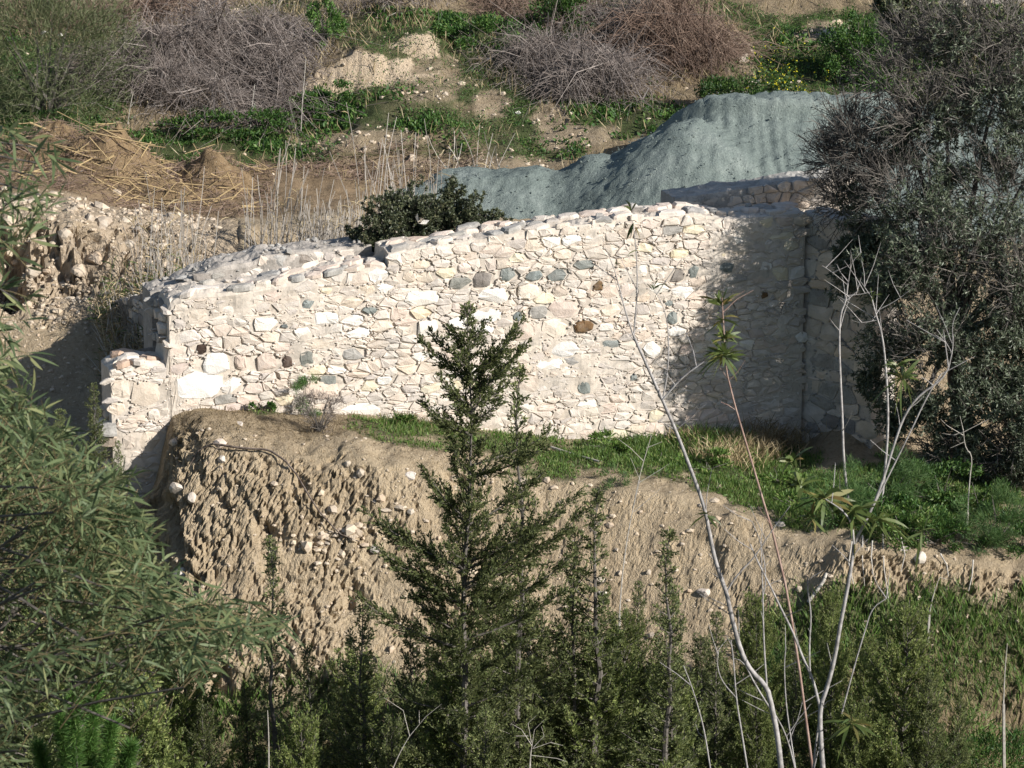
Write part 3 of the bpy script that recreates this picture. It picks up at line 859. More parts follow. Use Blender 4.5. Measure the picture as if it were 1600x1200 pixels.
# ------------------------------------------------------------------ the walls
FA = Face(P(265, 500, 49.2), P(1255, 500, 52.4))
K = .0103
def spec(face, L):
    out = []
    for px, py, w, h, m in L:
        u, z = face.uz(px, py)
        out.append((u, z, w * K, h * K, m))
    return out
SPEC = [(315, 545, 19, 17, "darkbrown"), (449, 565, 18, 21, "darkbrown"), (480, 560, 26, 27, "slate"), (482, 475, 21, 17, "slate"), (514, 600, 30, 30, "slate"), (444, 510, 13, 9, "slate"), (553, 553, 40, 20, "greystone"),
    (577, 485, 26, 12, "slate"), (510, 454, 21, 10, "yellow"), (415, 506, 39, 26, "white"), (508, 497, 48, 20, "white"), (415, 567, 36, 30, "pink"), (376, 566, 20, 24, "pink"), (310, 603, 76, 44, "white"), (338, 570, 42, 38, "white"), (360, 602, 34, 28, "white"),
    (191, 607, 34, 28, "buff"), (226, 617, 50, 40, "buff"), (183, 640, 32, 22, "buff"), (240, 648, 22, 18, "cream"), (232, 690, 34, 32, "buff"), (203, 690, 24, 28, "buff"), (215, 655, 40, 14, "cream"), (200, 665, 36, 12, "cream"), (220, 740, 34, 16, "buff"), (308, 492, 32, 22, "buff"), (313, 478, 28, 10, "buff"),
    (718, 442, 41, 20, "slate"), (754, 437, 34, 26, "greybrown"), (793, 429, 26, 22, "slate"), (835, 431, 29, 17, "slate"), (870, 430, 31, 22, "slate"), (912, 414, 36, 16, "slate"), (935, 447, 18, 18, "brown"), (808, 494, 17, 15, "slate"), (842, 487, 34, 24, "greystone"),
    (911, 511, 34, 22, "brown"), (947, 512, 28, 14, "white"), (953, 538, 34, 16, "slate"), (880, 483, 52, 30, "pink"), (866, 513, 44, 32, "buff"), (817, 517, 42, 32, "pink"), (827, 456, 37, 25, "buff"), (772, 462, 52, 28, "white"), (760, 492, 52, 24, "white"), (880, 545, 52, 26, "white"), (667, 512, 36, 28, "white"),
    (915, 602, 24, 30, "slate"), (990, 590, 12, 12, "slate"), (807, 404, 26, 18, "yellow"), (880, 398, 34, 17, "buff"), (658, 413, 31, 15, "buff"), (690, 412, 30, 14, "cream"), (697, 426, 32, 19, "yellow"), (665, 433, 32, 18, "buff"), (640, 433, 22, 20, "buff"), (725, 419, 24, 18, "pink"),
    (1057, 431, 26, 22, "greybrown"), (1085, 425, 22, 21, "slate"), (1132, 418, 34, 20, "slate"), (1045, 474, 15, 11, "slate"), (1051, 497, 19, 22, "slate"), (1062, 396, 32, 17, "yellow"), (1018, 546, 30, 27, "white"), (1195, 462, 14, 14, "brown"), (1125, 397, 22, 14, "yellow"), (1008, 388, 28, 17, "yellow"), (1005, 462, 28, 22, "buff"), (955, 484, 34, 20, "buff"), (875, 456, 26, 20, "buff"), (860, 570, 46, 22, "white"), (820, 600, 46, 30, "cream"), (560, 520, 46, 18, "white"), (500, 610, 60, 26, "pink"), (565, 640, 62, 22, "white"), (600, 595, 26, 16, "white"), (505, 538, 56, 15, "buff"), (590, 538, 42, 14, "buff"), (660, 465, 56, 26, "white"), (720, 505, 44, 22, "white"), (640, 455, 40, 14, "cream")]
topA = fprof(FA, [(150, 592), (168, 590), (180, 576), (205, 568), (262, 570), (263, 571), (264, 478), (275, 468), (300, 460), (345, 458), (420, 447), (520, 428), (560, 421), (590, 417), (606, 422), (607, 397), (640, 390), (700, 383), (800, 366), (900, 353), (1000, 341), (1085, 335), (1140, 343), (1255, 334), (1280, 330)])
_uL = FA.uz(168, 590)[0]
_uC = FA.uz(264, 500)[0]
botA = lambda u: float(np.interp(u, [_uL, _uC + .02, _uC + .25, FA.len], [FA.uz(190, 815)[1], FA.uz(262, 815)[1], FA.uz(290, 690)[1], FA.uz(1255, 740)[1]]))
_lz = [FA.uz(165, 592), FA.uz(166, 610), FA.uz(176, 640), FA.uz(188, 690), FA.uz(205, 730), FA.uz(215, 770), FA.uz(215, 830)]
def edgeA(u, z):
    l = np.interp(-z, [-q[1] for q in _lz], [q[0] for q in _lz])
    if z > FA.uz(264, 568)[1]: l = _uC + .04
    return l < u < FA.len - .01
usA = np.unique(np.concatenate([np.arange(_uL + .05, FA.len, .055), [_uC - .004, _uC + .004, FA.uz(606, 400)[0], FA.uz(607.2, 400)[0], FA.len]]))
wall_a = masonry("stone_wall", FA, usA, topA, botA, .85, spec(FA, SPEC), "long sunlit ruined wall of cream and grey rubble stone", 5, tilt=.035, edge=edgeA, npeb=3000, toprub=110)

ge = np.random.default_rng(8)
_pz = FA.at(_uC, 0, -.85); _pf = FA.at(_uC, 0, 0)
end_stones(wall_a, Face(_pz, _pf), topA(_uC - .02), topA(_uC + .02), ge, {"greystone": 3, "cream": 2, "greybrown": 2}, 20)
_pz = FA.at(usA[0], 0, -.85); _pf = FA.at(usA[0], 0, 0)
end_stones(wall_a, Face(_pz, _pf), botA(usA[0]), topA(usA[0]), ge, {"greystone": 2, "buff": 3}, 30)
coping(wall_a, FA, topA, _uC + .05, FA.uz(604, 420)[0], .85, ge, {"cream": 4, "greystone": 4, "pink": 2}, 60, .3)
coping(wall_a, FA, topA, FA.uz(610, 400)[0], FA.len, .85, ge, {"cream": 5, "greystone": 3, "pink": 3}, 110, .35)
coping(wall_a, FA, topA, usA[0], _uC - .04, .85, ge, {"brick": 5, "cream": 3, "buff": 2}, 30, .2)
FB = Face(P(1250, 500, 52.55), P(1365, 500, 51.6))
topB = fprof(FB, [(1240, 330), (1280, 338), (1350, 352), (1430, 362)])
botB = fprof(FB, [(1240, 745), (1430, 750)])
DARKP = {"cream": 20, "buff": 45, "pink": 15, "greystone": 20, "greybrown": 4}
usB = np.linspace(0, FB.len, 40)
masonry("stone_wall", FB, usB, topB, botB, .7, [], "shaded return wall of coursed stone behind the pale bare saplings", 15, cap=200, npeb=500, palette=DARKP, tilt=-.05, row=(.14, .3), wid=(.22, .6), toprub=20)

FC0 = FA.o - FA.n * .98
FC = Face(FC0 - FA.u * .1, FC0 + FA.u * 3.6)
topC = fprof(FC, [(150, 480), (262, 452), (275, 449), (300, 436), (345, 417), (395, 409), (410, 400), (470, 394), (520, 388), (560, 384), (620, 380)])
botC = lambda u: -.4
usC = np.arange(0, FC.len, .06)
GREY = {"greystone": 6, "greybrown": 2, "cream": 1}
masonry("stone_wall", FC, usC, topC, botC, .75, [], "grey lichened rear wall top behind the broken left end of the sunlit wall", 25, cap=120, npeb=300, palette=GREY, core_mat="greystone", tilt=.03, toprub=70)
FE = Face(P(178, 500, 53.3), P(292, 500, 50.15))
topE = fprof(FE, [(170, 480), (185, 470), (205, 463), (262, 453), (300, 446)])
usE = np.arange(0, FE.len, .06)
masonry("stone_wall", FE, usE, topE, lambda u: -.6, .7, [], "dark shaded side wall in the recess at the broken left wall end", 26, cap=120, npeb=150, palette={"greybrown": 5, "greystone": 2}, core_mat="greybrown", tilt=.0, toprub=25)  # recess shade painted in: stones and core darker grey-brown than the other walls

FD0 = FA.o - FA.n * 1.35
def uD(px, py):
    d = P(px, py, 10.) - CAM
    t = np.dot(FD0 - CAM, FA.n) / np.dot(d, FA.n); p = CAM + d * t
    return float(np.dot(p - FA.o, FA.u))
FD = Face(FD0 + FA.u * uD(1056, 320), FD0 + FA.u * uD(1330, 300))
topD = fprof(FD, [(1050, 312), (1056, 311), (1110, 303), (1180, 293), (1260, 282), (1340, 276)])
botD = lambda u: 0.0
usD = np.arange(0, FD.len, .06)
wd = masonry("stone_wall", FD, usD, topD, botD, .75, [], "rendered channel wall behind the right end of the sunlit wall", 35, cap=60, npeb=200, palette={"greystone": 5, "greybrown": 5}, core_mat="greystone", tilt=.03, toprub=0)

# ------------------------------------------------------------------ heap of crushed blue-green rock
hx = np.arange(-3.6, 14.0, .055); hy = np.arange(55.2, 66.0, .055)
HX, HY = np.meshgrid(hx, hy)
H = np.full_like(HX, -5.0)
def cone(px, py, Y, slope, flat=0.0, ex=1.0, dirn=None, ln=0.0):
    a = P(px, py, Y)
    dx, dy = HX - a[0], HY - a[1]
    if dirn is not None:
        t = np.clip(dx * dirn[0] + dy * dirn[1], 0, ln)
        dx, dy = dx - t * dirn[0], dy - t * dirn[1]
    r = np.sqrt((dx * ex) ** 2 + dy ** 2)
    r = np.sqrt(r * r + .05) - .22
    return a[2] - slope * np.maximum(r - flat, 0)
def smax(a, b, k=.10):
    h = np.clip(.5 + .5 * (a - b) / k, 0, 1)
    return b * (1 - h) + a * h + k * h * (1 - h)
wob = .10 * fbm(HX * 1.1, HY * 1.1, 0, 3, 91)
def ridge(a, b, sr, sl):
    """a dumped ridge; its left flank (seen from the camera) is the steeper one"""
    a, b = P(*a), P(*b)
    d = b - a; ln = np.hypot(d[0], d[1]); ux, uy = d[0] / ln, d[1] / ln
    wx, wy = HX - a[0] + .25 * fbm(HX * 1.3, HY * 1.3, 0, 2, 95), HY - a[1]
    t = np.clip(wx * ux + wy * uy, -.2, ln + .5)
    ox, oy = wx - t * ux, wy - t * uy
    dist = np.hypot(ox, oy); side = ux * oy - uy * ox
    return a[2] + d[2] * t / ln - dist * np.where(side < 0, sl, sr)
for args in [(730, 271, 59.9, .72, .35, .9, (1, 0), .8), (650, 300, 59.4, .5, .2), (840, 264, 59.9, .62, .1), (935, 245, 59.9, .66, .1), (1088, 166, 59.6, .78, .0), (1135, 150, 60.5, .70, .2, 1.0, (1.0, 0.05), 8.5)]:
    H = smax(H, cone(*args) + .6 * wob, .22)
# the loader's ledge across the big cone
a0 = P(1160, 196, 60.6)
rr = np.sqrt((HX - a0[0] - .6) ** 2 * .5 + (HY - 61.9) ** 2)
led = sstep(2.25, 2.0, rr) - sstep(1.75, 1.5, rr)
H = H - .22 * sstep(1.75, 1.95, rr) * sstep(3.4, 2.3, rr) * sstep(2.2, 3.2, HX)
gl = fbm(HX * 2.6, HY * .7, 0, 4, 93)
H = H + .06 * gl - .05 * sstep(3.0, 4.0, HX) * np.maximum(1 - np.abs(fbm(HX * 3.4, HY * .5, 0, 2, 97)) * 3, 0) ** 2 + .035 * fbm(HX * 7, HY * 7, 0, 3, 94) + .006 * rng.normal(size=H.shape)
gzH = gz(HX, HY)
keep = H > gzH - .25
mb = MB()
n1, n2 = HX.shape
i, j = np.meshgrid(np.arange(n1 - 1), np.arange(n2 - 1), indexing='ij')
A = i * n2 + j
ok = keep[:-1, :-1] | keep[1:, 1:] | keep[:-1, 1:] | keep[1:, :-1]
A = A[ok]
f = np.concatenate([np.stack([A, A + 1, A + n2 + 1], -1), np.stack([A, A + n2 + 1, A + n2], -1)])
used = np.unique(f); rem = -np.ones(n1 * n2, int); rem[used] = np.arange(len(used))
hv = np.stack([HX, HY, np.maximum(H, gzH - .3)], -1).reshape(-1, 3)
mb.add(hv[used], rem[f])
hbase = np.array([4.0, 60.0, 1.5])
heap = empty("gravel_heap", hbase, "big heap of blue-green crushed rock behind the wall", "gravel heap")
part(mb, "heap_body", M["gravel"], heap, True)
g = np.random.default_rng(17)
sel = g.choice(np.flatnonzero((H > gzH + .05).ravel() & (HY < 62).ravel()), 2600)
pb = MB(); pebbles(pb, hv[sel] + g.normal(0, .03, (len(sel), 3)), g.uniform(.010, .022, len(sel)) * 1.0, g)
tag(part(pb, "loose_gravel", M["gravel"], heap), kind="stuff")

# ------------------------------------------------------------------ plant materials
M["cypress"] = leaf_mat("cypress_foliage", (.080, .102, .040), (.195, .225, .088), (.32, .33, .14), .42, .2)
M["cypress2"] = leaf_mat("olive_green_foliage", (.100, .130, .042), (.22, .265, .085), (.33, .34, .13), .42, .2)
M["acacia"] = leaf_mat("acacia_leaves", (.064, .098, .044), (.158, .200, .092), (.26, .265, .12), .4, .22, .5)
M["sapling_leaf"] = leaf_mat("sapling_leaves", (.055, .085, .022), (.125, .155, .045), (.24, .17, .06), .35, .4, .45)
M["olive"] = leaf_mat("olive_leaves", (.045, .060, .034), (.100, .122, .074), (.20, .215, .16), .15, .4, .45)
M["lentisk"] = leaf_mat("lentisk_leaves", (.042, .056, .028), (.105, .122, .062), (.20, .195, .10), .18, .4, .45)
M["pine"] = leaf_mat("pine_needles", (.06, .14, .03), (.13, .25, .055), (.2, .28, .08), .3, .35)
M["grass"] = leaf_mat("grass_blades", (.055, .110, .022), (.130, .215, .045), (.26, .27, .10), .3, .3)
M["weed"] = leaf_mat("weed_leaves", (.026, .068, .016), (.072, .145, .030), (.13, .19, .045), .3, .3)
M["fennel"] = leaf_mat("fennel_leaves", (.055, .120, .036), (.12, .21, .065), (.18, .25, .09), .35, .25)
M["tamarisk"] = leaf_mat("tamarisk_foliage", (.085, .105, .045), (.17, .195, .09), (.20, .20, .11), .25, .25)
M["flower"] = leaf_mat("yellow_flowers", (.55, .48, .03), (.75, .66, .05), None, .2, .2)
M["bramble"] = wood_mat("grey_bramble_stems", (.115, .092, .080), (.215, .180, .160), 9, True, (.33, .29, .26))
M["bramble2"] = wood_mat("brown_bramble_stems", (.115, .075, .055), (.215, .150, .115), 9, True, (.33, .25, .19))
M["cane"] = wood_mat("dry_cane", (.20, .14, .07), (.42, .31, .165), 6, True, (.60, .48, .29))
M["reed"] = wood_mat("pale_reed_stalk", (.26, .225, .19), (.46, .415, .36), 8, True, (.58, .53, .46))
M["straw"] = leaf_mat("dry_grass", (.24, .18, .10), (.38, .30, .17), (.50, .42, .27), .2, .2)
M["straw2"] = leaf_mat("brown_litter", (.12, .09, .05), (.24, .18, .10), (.36, .29, .18), .15, .2)
M["bark"] = wood_mat("grey_bark", (.075, .065, .055), (.165, .148, .130))
M["twig"] = wood_mat("grey_brown_twig", (.060, .052, .045), (.125, .112, .098), 9, True, (.25, .225, .195))
M["palebark"] = wood_mat("pale_smooth_bark", (.20, .185, .175), (.42, .395, .375), 16)
M["pinkbark"] = wood_mat("pinkish_bark", (.20, .12, .095), (.40, .29, .24), 9)
M["deadwood"] = wood_mat("bleached_dead_wood", (.30, .27, .23), (.52, .48, .42), 12)
M["acaciatwig"] = wood_mat("olive_brown_twigs", (.11, .09, .045), (.22, .17, .09), 9)
M["root"] = wood_mat("dark_root", (.07, .05, .04), (.20, .16, .13), 12)

def rand_dirs(g, n):
    return nrm(g.normal(size=(n, 3)))

def conifer_geo(h, w, seed, nbr, bare=.04, tips=(), dens=1.0, top=.8, leafL=.052, up=(20, 58)):
    """a young cypress: trunk, rising branches, sprays of scale leaves. Base at the origin."""
    g = np.random.default_rng(seed)
    wood, leaf = MB(), MB()
    ts = np.linspace(0, 1, 14)
    wx = np.cumsum(g.normal(0, .012, 14)) * h * .35; wy = np.cumsum(g.normal(0, .012, 14)) * h * .35
    wx -= wx[0]; wy -= wy[0]
    tr = np.stack([wx, wy, ts * h], 1)
    tube(wood, tr, .0075 * h + .008, .004, 6)
    at = lambda t: np.array([np.interp(t, ts, tr[:, k]) for k in range(3)])
    br = []
    for k in range(nbr):
        t = bare + (1 - bare) * ((k + g.random()) / nbr) ** .92
        p0 = at(min(t, .985))
        az = k * 2.39996 + g.normal(0, .35)
        L = w * .5 * (max(1 - t, 0) ** top * g.choice([g.uniform(.3, .7), g.uniform(.7, 1.25)]) + .07)
        el = R(up[0] + (up[1] - up[0]) * t + g.normal(0, 10))
        hd = np.array([math.cos(az), math.sin(az), 0])
        p1 = p0 + (hd * math.cos(el * .6) + np.array([0, 0, math.sin(el * .6)])) * L * .5
        p2 = p0 + (hd * math.cos(el) + np.array([0, 0, math.sin(el) + .12])) * L
        br.append((p0, p1, p2, L))
    for t, off in tips:
        p0 = at(t); p2 = p0 + np.array(off); L = np.linalg.norm(off)
        p1 = p0 + np.array(off) * np.array([.6, .6, .35])
        br.append((p0, p1, p2, L))
    b0, b1, ln = [], [], []
    for p0, p1, p2, L in br:
        tube(wood, [(1 - s) ** 2 * p0 + 2 * s * (1 - s) * p1 + s * s * p2 for s in np.linspace(0, 1, 5)], .006 + .010 * L, .003, 4)
        n = max(5, int(L / .024 * dens))
        s = np.sort(g.uniform(.10, 1, n))[:, None]
        q = (1 - s) ** 2 * p0 + 2 * s * (1 - s) * p1 + s * s * p2
        tg = nrm(2 * (1 - s) * (p1 - p0) + 2 * s * (p2 - p1))
        d = nrm(tg * 1.0 + rand_dirs(g, n) * .75 + np.array([0, 0, .18]))
        lb = (.095 + .19 * min(L, 1.4)) * (1.1 - .75 * s) * g.uniform(.45, 1.25, (n, 1))
        b0.append(q); b1.append(q + d * lb)
    b0 = np.concatenate(b0); b1 = np.concatenate(b1)
    bl = np.linalg.norm(b1 - b0, axis=1)
    tubes(wood, b0[::3], ((b0 + b1) / 2)[::3], b1[::3], .0035, .0015, 1, 3)
    m = np.maximum(4, (bl / .0095 * dens).astype(int))
    idx = np.repeat(np.arange(len(b0)), m)
    s = g.uniform(.05, 1.0, len(idx))[:, None]
    ax = nrm(b1 - b0)[idx]
    pos = b0[idx] * (1 - s) + b1[idx] * s + rand_dirs(g, len(idx)) * (.034 * (1.1 - s))
    d = nrm(ax * 1.0 + rand_dirs(g, len(idx)) * .7)
    leaves(leaf, pos, d, g.uniform(.6, 1.3, len(idx)) * leafL, g.uniform(.7, 1.3, len(idx)) * leafL * .40, g)
    return wood, leaf

def plant(name, base, parts_, label, cat, group=None):
    """parts_: (part name, mesh builder in local coordinates, material, is stuff)"""
    o = empty(name, base, label, cat, group)
    o["kind"] = "thing"
    for pn, mb, m in parts_:
        if mb.n: mb.obj(pn, M[m], o)
    return o

def crown_geo(mbw, mbl, c, rad, g, clumps, twigs, lpt, L, W, clump_r=.32, shell=.55, long=False, twig_r=.004, up=.2, droop=.2):
    """a leafy crown as clumps of twigs with gaps between"""
    c = np.asarray(c, float); rad = np.asarray(rad, float)
    d = rand_dirs(g, clumps)
    rr = (shell + (1 - shell) * g.random(clumps)) * (1 + .28 * noise3(d[:, 0] * 2.2 + c[0], d[:, 1] * 2.2, d[:, 2] * 2.2, 5))
    cc = c + d * rad * rr[:, None]
    idx = np.repeat(np.arange(clumps), twigs)
    n = len(idx)
    sz = clump_r * rad.mean() * g.uniform(.7, 1.3, clumps)
    tip = cc[idx] + rand_dirs(g, n) * (sz[idx] * g.random(n) ** .4)[:, None]
    out = nrm(tip - c)
    st = tip - (out * .6 + rand_dirs(g, n) * .5 + np.array([0, 0, up])) * (sz[idx] * g.uniform(.6, 1.2, n))[:, None]
    mid = (st + tip) / 2 + g.normal(0, .04, (n, 3)) * sz[idx][:, None]
    tubes(mbw, st, mid, tip, twig_r, twig_r * .4, 1, 3)
    k = np.repeat(np.arange(n), lpt)
    s = g.uniform(.15, 1.02, len(k))[:, None]
    pos = (1 - s) ** 2 * st[k] + 2 * s * (1 - s) * mid[k] + s * s * tip[k]
    dd = nrm(nrm(tip - st)[k] * .6 + rand_dirs(g, len(k)))
    ll = g.uniform(.65, 1.25, len(k)) * L
    if long: long_leaves(mbl, pos, dd, ll, g.uniform(.7, 1.2, len(k)) * W, droop, g)
    else: leaves(mbl, pos, dd, ll, g.uniform(.75, 1.25, len(k)) * W, g)
    return cc

# ------------------------------------------------------------------ hill: weeds, dry bushes, tamarisk
g = np.random.default_rng(101)
mb = MB()
p, n = scatter(GREEN * (1 - .85 * BARE) * hill * (1 - .75 * DRYG) * sstep(-.45, .25, fbm(GX * 1.1, GY * 1.1, 0, 4, 77)), 26000, g)
k = np.repeat(np.arange(len(p)), 3)
pos = p[k] + g.normal(0, .06, (len(k), 3)) * [1, 1, .3] + np.array([0, 0, .03])
sz = (.55 + .9 * sstep(-.1, .5, fbm(pos[:, 0] * .8, pos[:, 1] * .8, 0, 3, 78)))
leaves(mb, pos, nrm(rand_dirs(g, len(k)) + [0, -.2, .8]), g.uniform(.05, .10, len(k)) * sz, g.uniform(.03, .055, len(k)) * sz, g)
o = mb.obj("hill_weeds", M["weed"]); tag(o, "low green weeds covering the hillside behind the ruin", "weeds", None, "stuff")

mb = MB()
p, n = scatter(np.maximum(DRYG, .12 * (1 - BARE)) * hill * (1 - .5 * GREEN), 9000, g)
q = p + nrm(rand_dirs(g, len(p)) * .7 + [0, 0, 1]) * g.uniform(.1, .42, (len(p), 1))
leaves(mb, p, q - p, np.linalg.norm(q - p, axis=1), g.uniform(.012, .024, len(p)), g)
o = mb.obj("dry_grass", M["straw"]); tag(o, "dry straw coloured grass scattered on the hillside", "grass", None, "stuff")

def flowers(c, r, n, label, seed):
    g = np.random.default_rng(seed)
    px = c[0] + g.normal(0, r[0], n); Y = c[1] + g.normal(0, r[1], n)
    b = G(px, Y, .0)
    top = b + np.stack([g.normal(0, .04, n), g.normal(0, .04, n), g.uniform(.14, .38, n)], 1)
    st, lf, fl = MB(), MB(), MB()
    tubes(st, b, (b + top) / 2, top, .006, .004, 1, 3)
    k = np.repeat(np.arange(n), 5)
    leaves(lf, b[k] + (top - b)[k] * g.random((len(k), 1)), rand_dirs(g, len(k)) + [0, 0, .4], .11, .05, g)
    k = np.repeat(np.arange(n), 3)
    leaves(fl, top[k] + g.normal(0, .02, (len(k), 3)), rand_dirs(g, len(k)) + [0, -.6, .6], .032, .028, g)
    base = b.mean(0)
    o = empty("flower_patch", base, label, "flowers"); o["kind"] = "thing"
    part(st, "stems", M["weed"], o); part(lf, "leaves", M["weed"], o); part(fl, "blossoms", M["flower"], o)
flowers((1225, 64.6), (34, 1.2), 150, "yellow flowers among dense weeds above the gravel heap", 5)

def bramble(px, py, Y, rx, h, ry, n, mat, label, seed, thick=.008, droop=.8):
    """a mound of arching dead stems"""
    g = np.random.default_rng(seed)
    b = G(px, Y)
    nl_ = max(6, int(9 * rx))
    la = g.uniform(0, 6.28, nl_); lr = g.random(nl_) ** .5
    lx, ly = b[0] + rx * lr * np.cos(la), b[1] + ry * lr * np.sin(la)
    lh = h * g.uniform(.4, 1.05, nl_) * (1 - .35 * lr); ls = g.uniform(.22, .5, nl_) * min(rx, 1.3)
    kk = g.choice(nl_, n, p=ls / ls.sum())
    a = g.uniform(0, 6.28, n); r = np.abs(g.normal(0, .6, n))
    bx = lx[kk] + ls[kk] * r * np.cos(a) * 1.25; by = ly[kk] + ls[kk] * r * np.sin(a)
    p0 = np.stack([bx, by, gz(bx, by)], 1)
    hh = lh[kk] * np.exp(-r ** 2 * .7)
    z0 = np.zeros(n)
    az = g.uniform(0, 6.28, n)
    dirn = np.stack([np.cos(az), np.sin(az), z0], 1) * g.uniform(.3, 1, (n, 1)) + np.stack([np.cos(a), np.sin(a), z0], 1) * .35
    ln = g.lognormal(math.log(.42), .45, n)[:, None] * min(h, 1.3)
    lev = g.random(n) ** .6
    st = p0 + np.stack([z0, z0, hh * lev * .85], 1)
    p1 = st + dirn * ln * .5 + np.stack([z0, z0, ln[:, 0] * g.normal(.35, .35, n)], 1) + g.normal(0, .06, (n, 3))
    p2 = st + dirn * ln + np.stack([z0, z0, ln[:, 0] * g.normal(-.15, .45, n)], 1)
    p2 = p2 + (g.random((n, 1)) < .08) * rand_dirs(g, n) * ln * .9
    nl = n // 14                                              # a few long arching canes over the tangle
    p1[:nl] = st[:nl] + dirn[:nl] * .45 * h + np.stack([z0, z0, hh * .45], 1)[:nl]
    p2[:nl] = st[:nl] + dirn[:nl] * 1.0 * h - np.stack([z0, z0, hh * .25], 1)[:nl]
    p2[:, 2] = np.maximum(p2[:, 2], gz(p2[:, 0], p2[:, 1]) + .02)
    m = MB(); tubes(m, st, p1, p2, thick * np.minimum(g.lognormal(-.25, .5, n), 2.2), thick * .35, 2, 3)
    k = g.integers(0, n, n); s = g.uniform(.3, .95, (n, 1))
    q = (1 - s) ** 2 * st[k] + 2 * s * (1 - s) * p1[k] + s * s * p2[k]
    e = q + rand_dirs(g, n) * g.uniform(.08, .28, (n, 1)) * min(h, 1)
    m2 = MB(); tubes(m2, q, (q + e) / 2, e, thick * .5, thick * .25, 1, 3)
    o = empty("dry_bush", b, label, "bush", "dry bushes on the hillside"); o["kind"] = "thing"
    part(m, "stems", M[mat], o); part(m2, "twigs", M[mat], o)
    return o
bramble(320, 0, 65.0, 2.2, 2.0, 1.9, 8000, "bramble", "large mound of arching grey dead stems above the cane heap", 201)
bramble(440, 0, 66.3, 1.0, 1.0, .9, 1300, "bramble", "grey-brown dead bush on the left of the bare cut bank", 202)
bramble(905, 0, 64.9, 1.25, 1.35, 1.0, 4200, "bramble", "rounded purple-grey dead bush nearest the gravel heap crest", 203)
bramble(1045, 0, 66.3, 1.15, 1.65, 1.0, 4600, "bramble2", "reddish brown dead bush at the centre of the upper hillside", 204)
bramble(965, 0, 67.3, 1.0, 1.2, .8, 1500, "bramble", "dead bush behind and between the purple-grey and reddish bushes", 205)
bramble(830, 0, 68.3, 1.1, 1.1, .9, 1500, "bramble2", "dead brown bush cut by the top edge of the photo left of centre", 206)
bramble(250, 0, 68.4, 1.6, .9, 1.0, 1500, "bramble2", "low brown thicket along the top edge above the grey mound", 207)
bramble(80, 0, 68.6, 1.2, .7, .9, 900, "bramble2", "low brown thicket in the top left corner of the hillside", 208)
bramble(620, 0, 68.2, 1.2, .6, .7, 800, "bramble", "low dry scrub on top of the bare cut bank", 209)
bramble(1130, 0, 67.8, .35, .5, .3, 220, "cane", "small orange-brown tuft of dead grass right of the reddish bush", 210)

def feathery(px, Y, rad, n, mat, name, label, cat, seed, L=.25, lift=.6, W=.012, stems=30):
    """fine hair-leaved bush: tamarisk, fennel"""
    g = np.random.default_rng(seed)
    b = G(px, Y); rad = np.asarray(rad, float)
    w, l = MB(), MB()
    c = b + [0, 0, rad[2] * lift]
    tip = c + rand_dirs(g, stems) * rad * g.uniform(.5, .95, (stems, 1)); tip[:, 2] = np.maximum(tip[:, 2], b[2] + .1)
    tubes(w, np.repeat(b[None], stems, 0) + g.normal(0, .08, (stems, 3)) * rad * [1, 1, 0], (b + tip) / 2 + [0, 0, .1 * rad[2]], tip, .02 * rad.mean(), .004, 3, 3)
    nc = max(6, n // 120)
    d = rand_dirs(g, nc); cc = c + d * rad * (.3 + .7 * g.random((nc, 1)) ** .5)
    k = g.integers(0, nc, n)
    pos = cc[k] + rand_dirs(g, n) * rad * .26 * g.random((n, 1)) ** .5
    dd = nrm(nrm(pos - c) * .5 + rand_dirs(g, n) * .7 + [0, 0, .35])
    ok = pos[:, 2] > gz(pos[:, 0], pos[:, 1]) - .02
    leaves(l, pos[ok], dd[ok], g.uniform(.5, 1.2, n)[ok] * L, W, g)
    o = empty(name, b, label, cat); o["kind"] = "thing"
    part(w, "stems", M["bark"], o); part(l, "foliage", M[mat], o)
    return o
feathery(75, 62.9, (1.85, 1.2, 1.75), 14000, "tamarisk", "tamarisk_bush", "big soft green feathery bush at the left edge above the canes", "bush", 220, .24, .55, .013)
feathery(330, 62.9, (1.6, .6, .32), 3200, "weed", "green_shrub", "low green growth at the foot of the grey dead mound", "shrub", 221, .10, .5, .035)
feathery(510, 66.2, (.35, .3, .75), 2200, "pine", "green_shrub", "yellow-green upright shrub at the left end of the cut bank", "shrub", 222, .09, .6, .03)
feathery(1140, 63.5, (.7, .5, .45), 3000, "weed", "green_shrub", "low dark green shrub beside the pale rock on the hillside", "shrub", 223, .09, .5, .03)
feathery(860, 67.2, (.9, .7, .8), 6000, "weed", "green_shrub", "rounded green shrub beneath the dead brown bush near the top edge", "shrub", 224, .09, .5, .035)
feathery(740, 66.3, (1.0, .7, .5), 5500, "weed", "green_shrub", "dark green low shrub right of the cut bank", "shrub", 225, .09, .5, .035)
feathery(1340, 65.5, (.8, .6, .9), 6500, "weed", "green_shrub", "dark green leafy shrub at the left margin of the twiggy tree", "shrub", 226, .09, .5, .035)
feathery(520, 64.2, (.8, .5, .35), 4000, "weed", "green_shrub", "bright green shrub below the left end of the cut bank", "shrub", 227, .09, .5, .035)

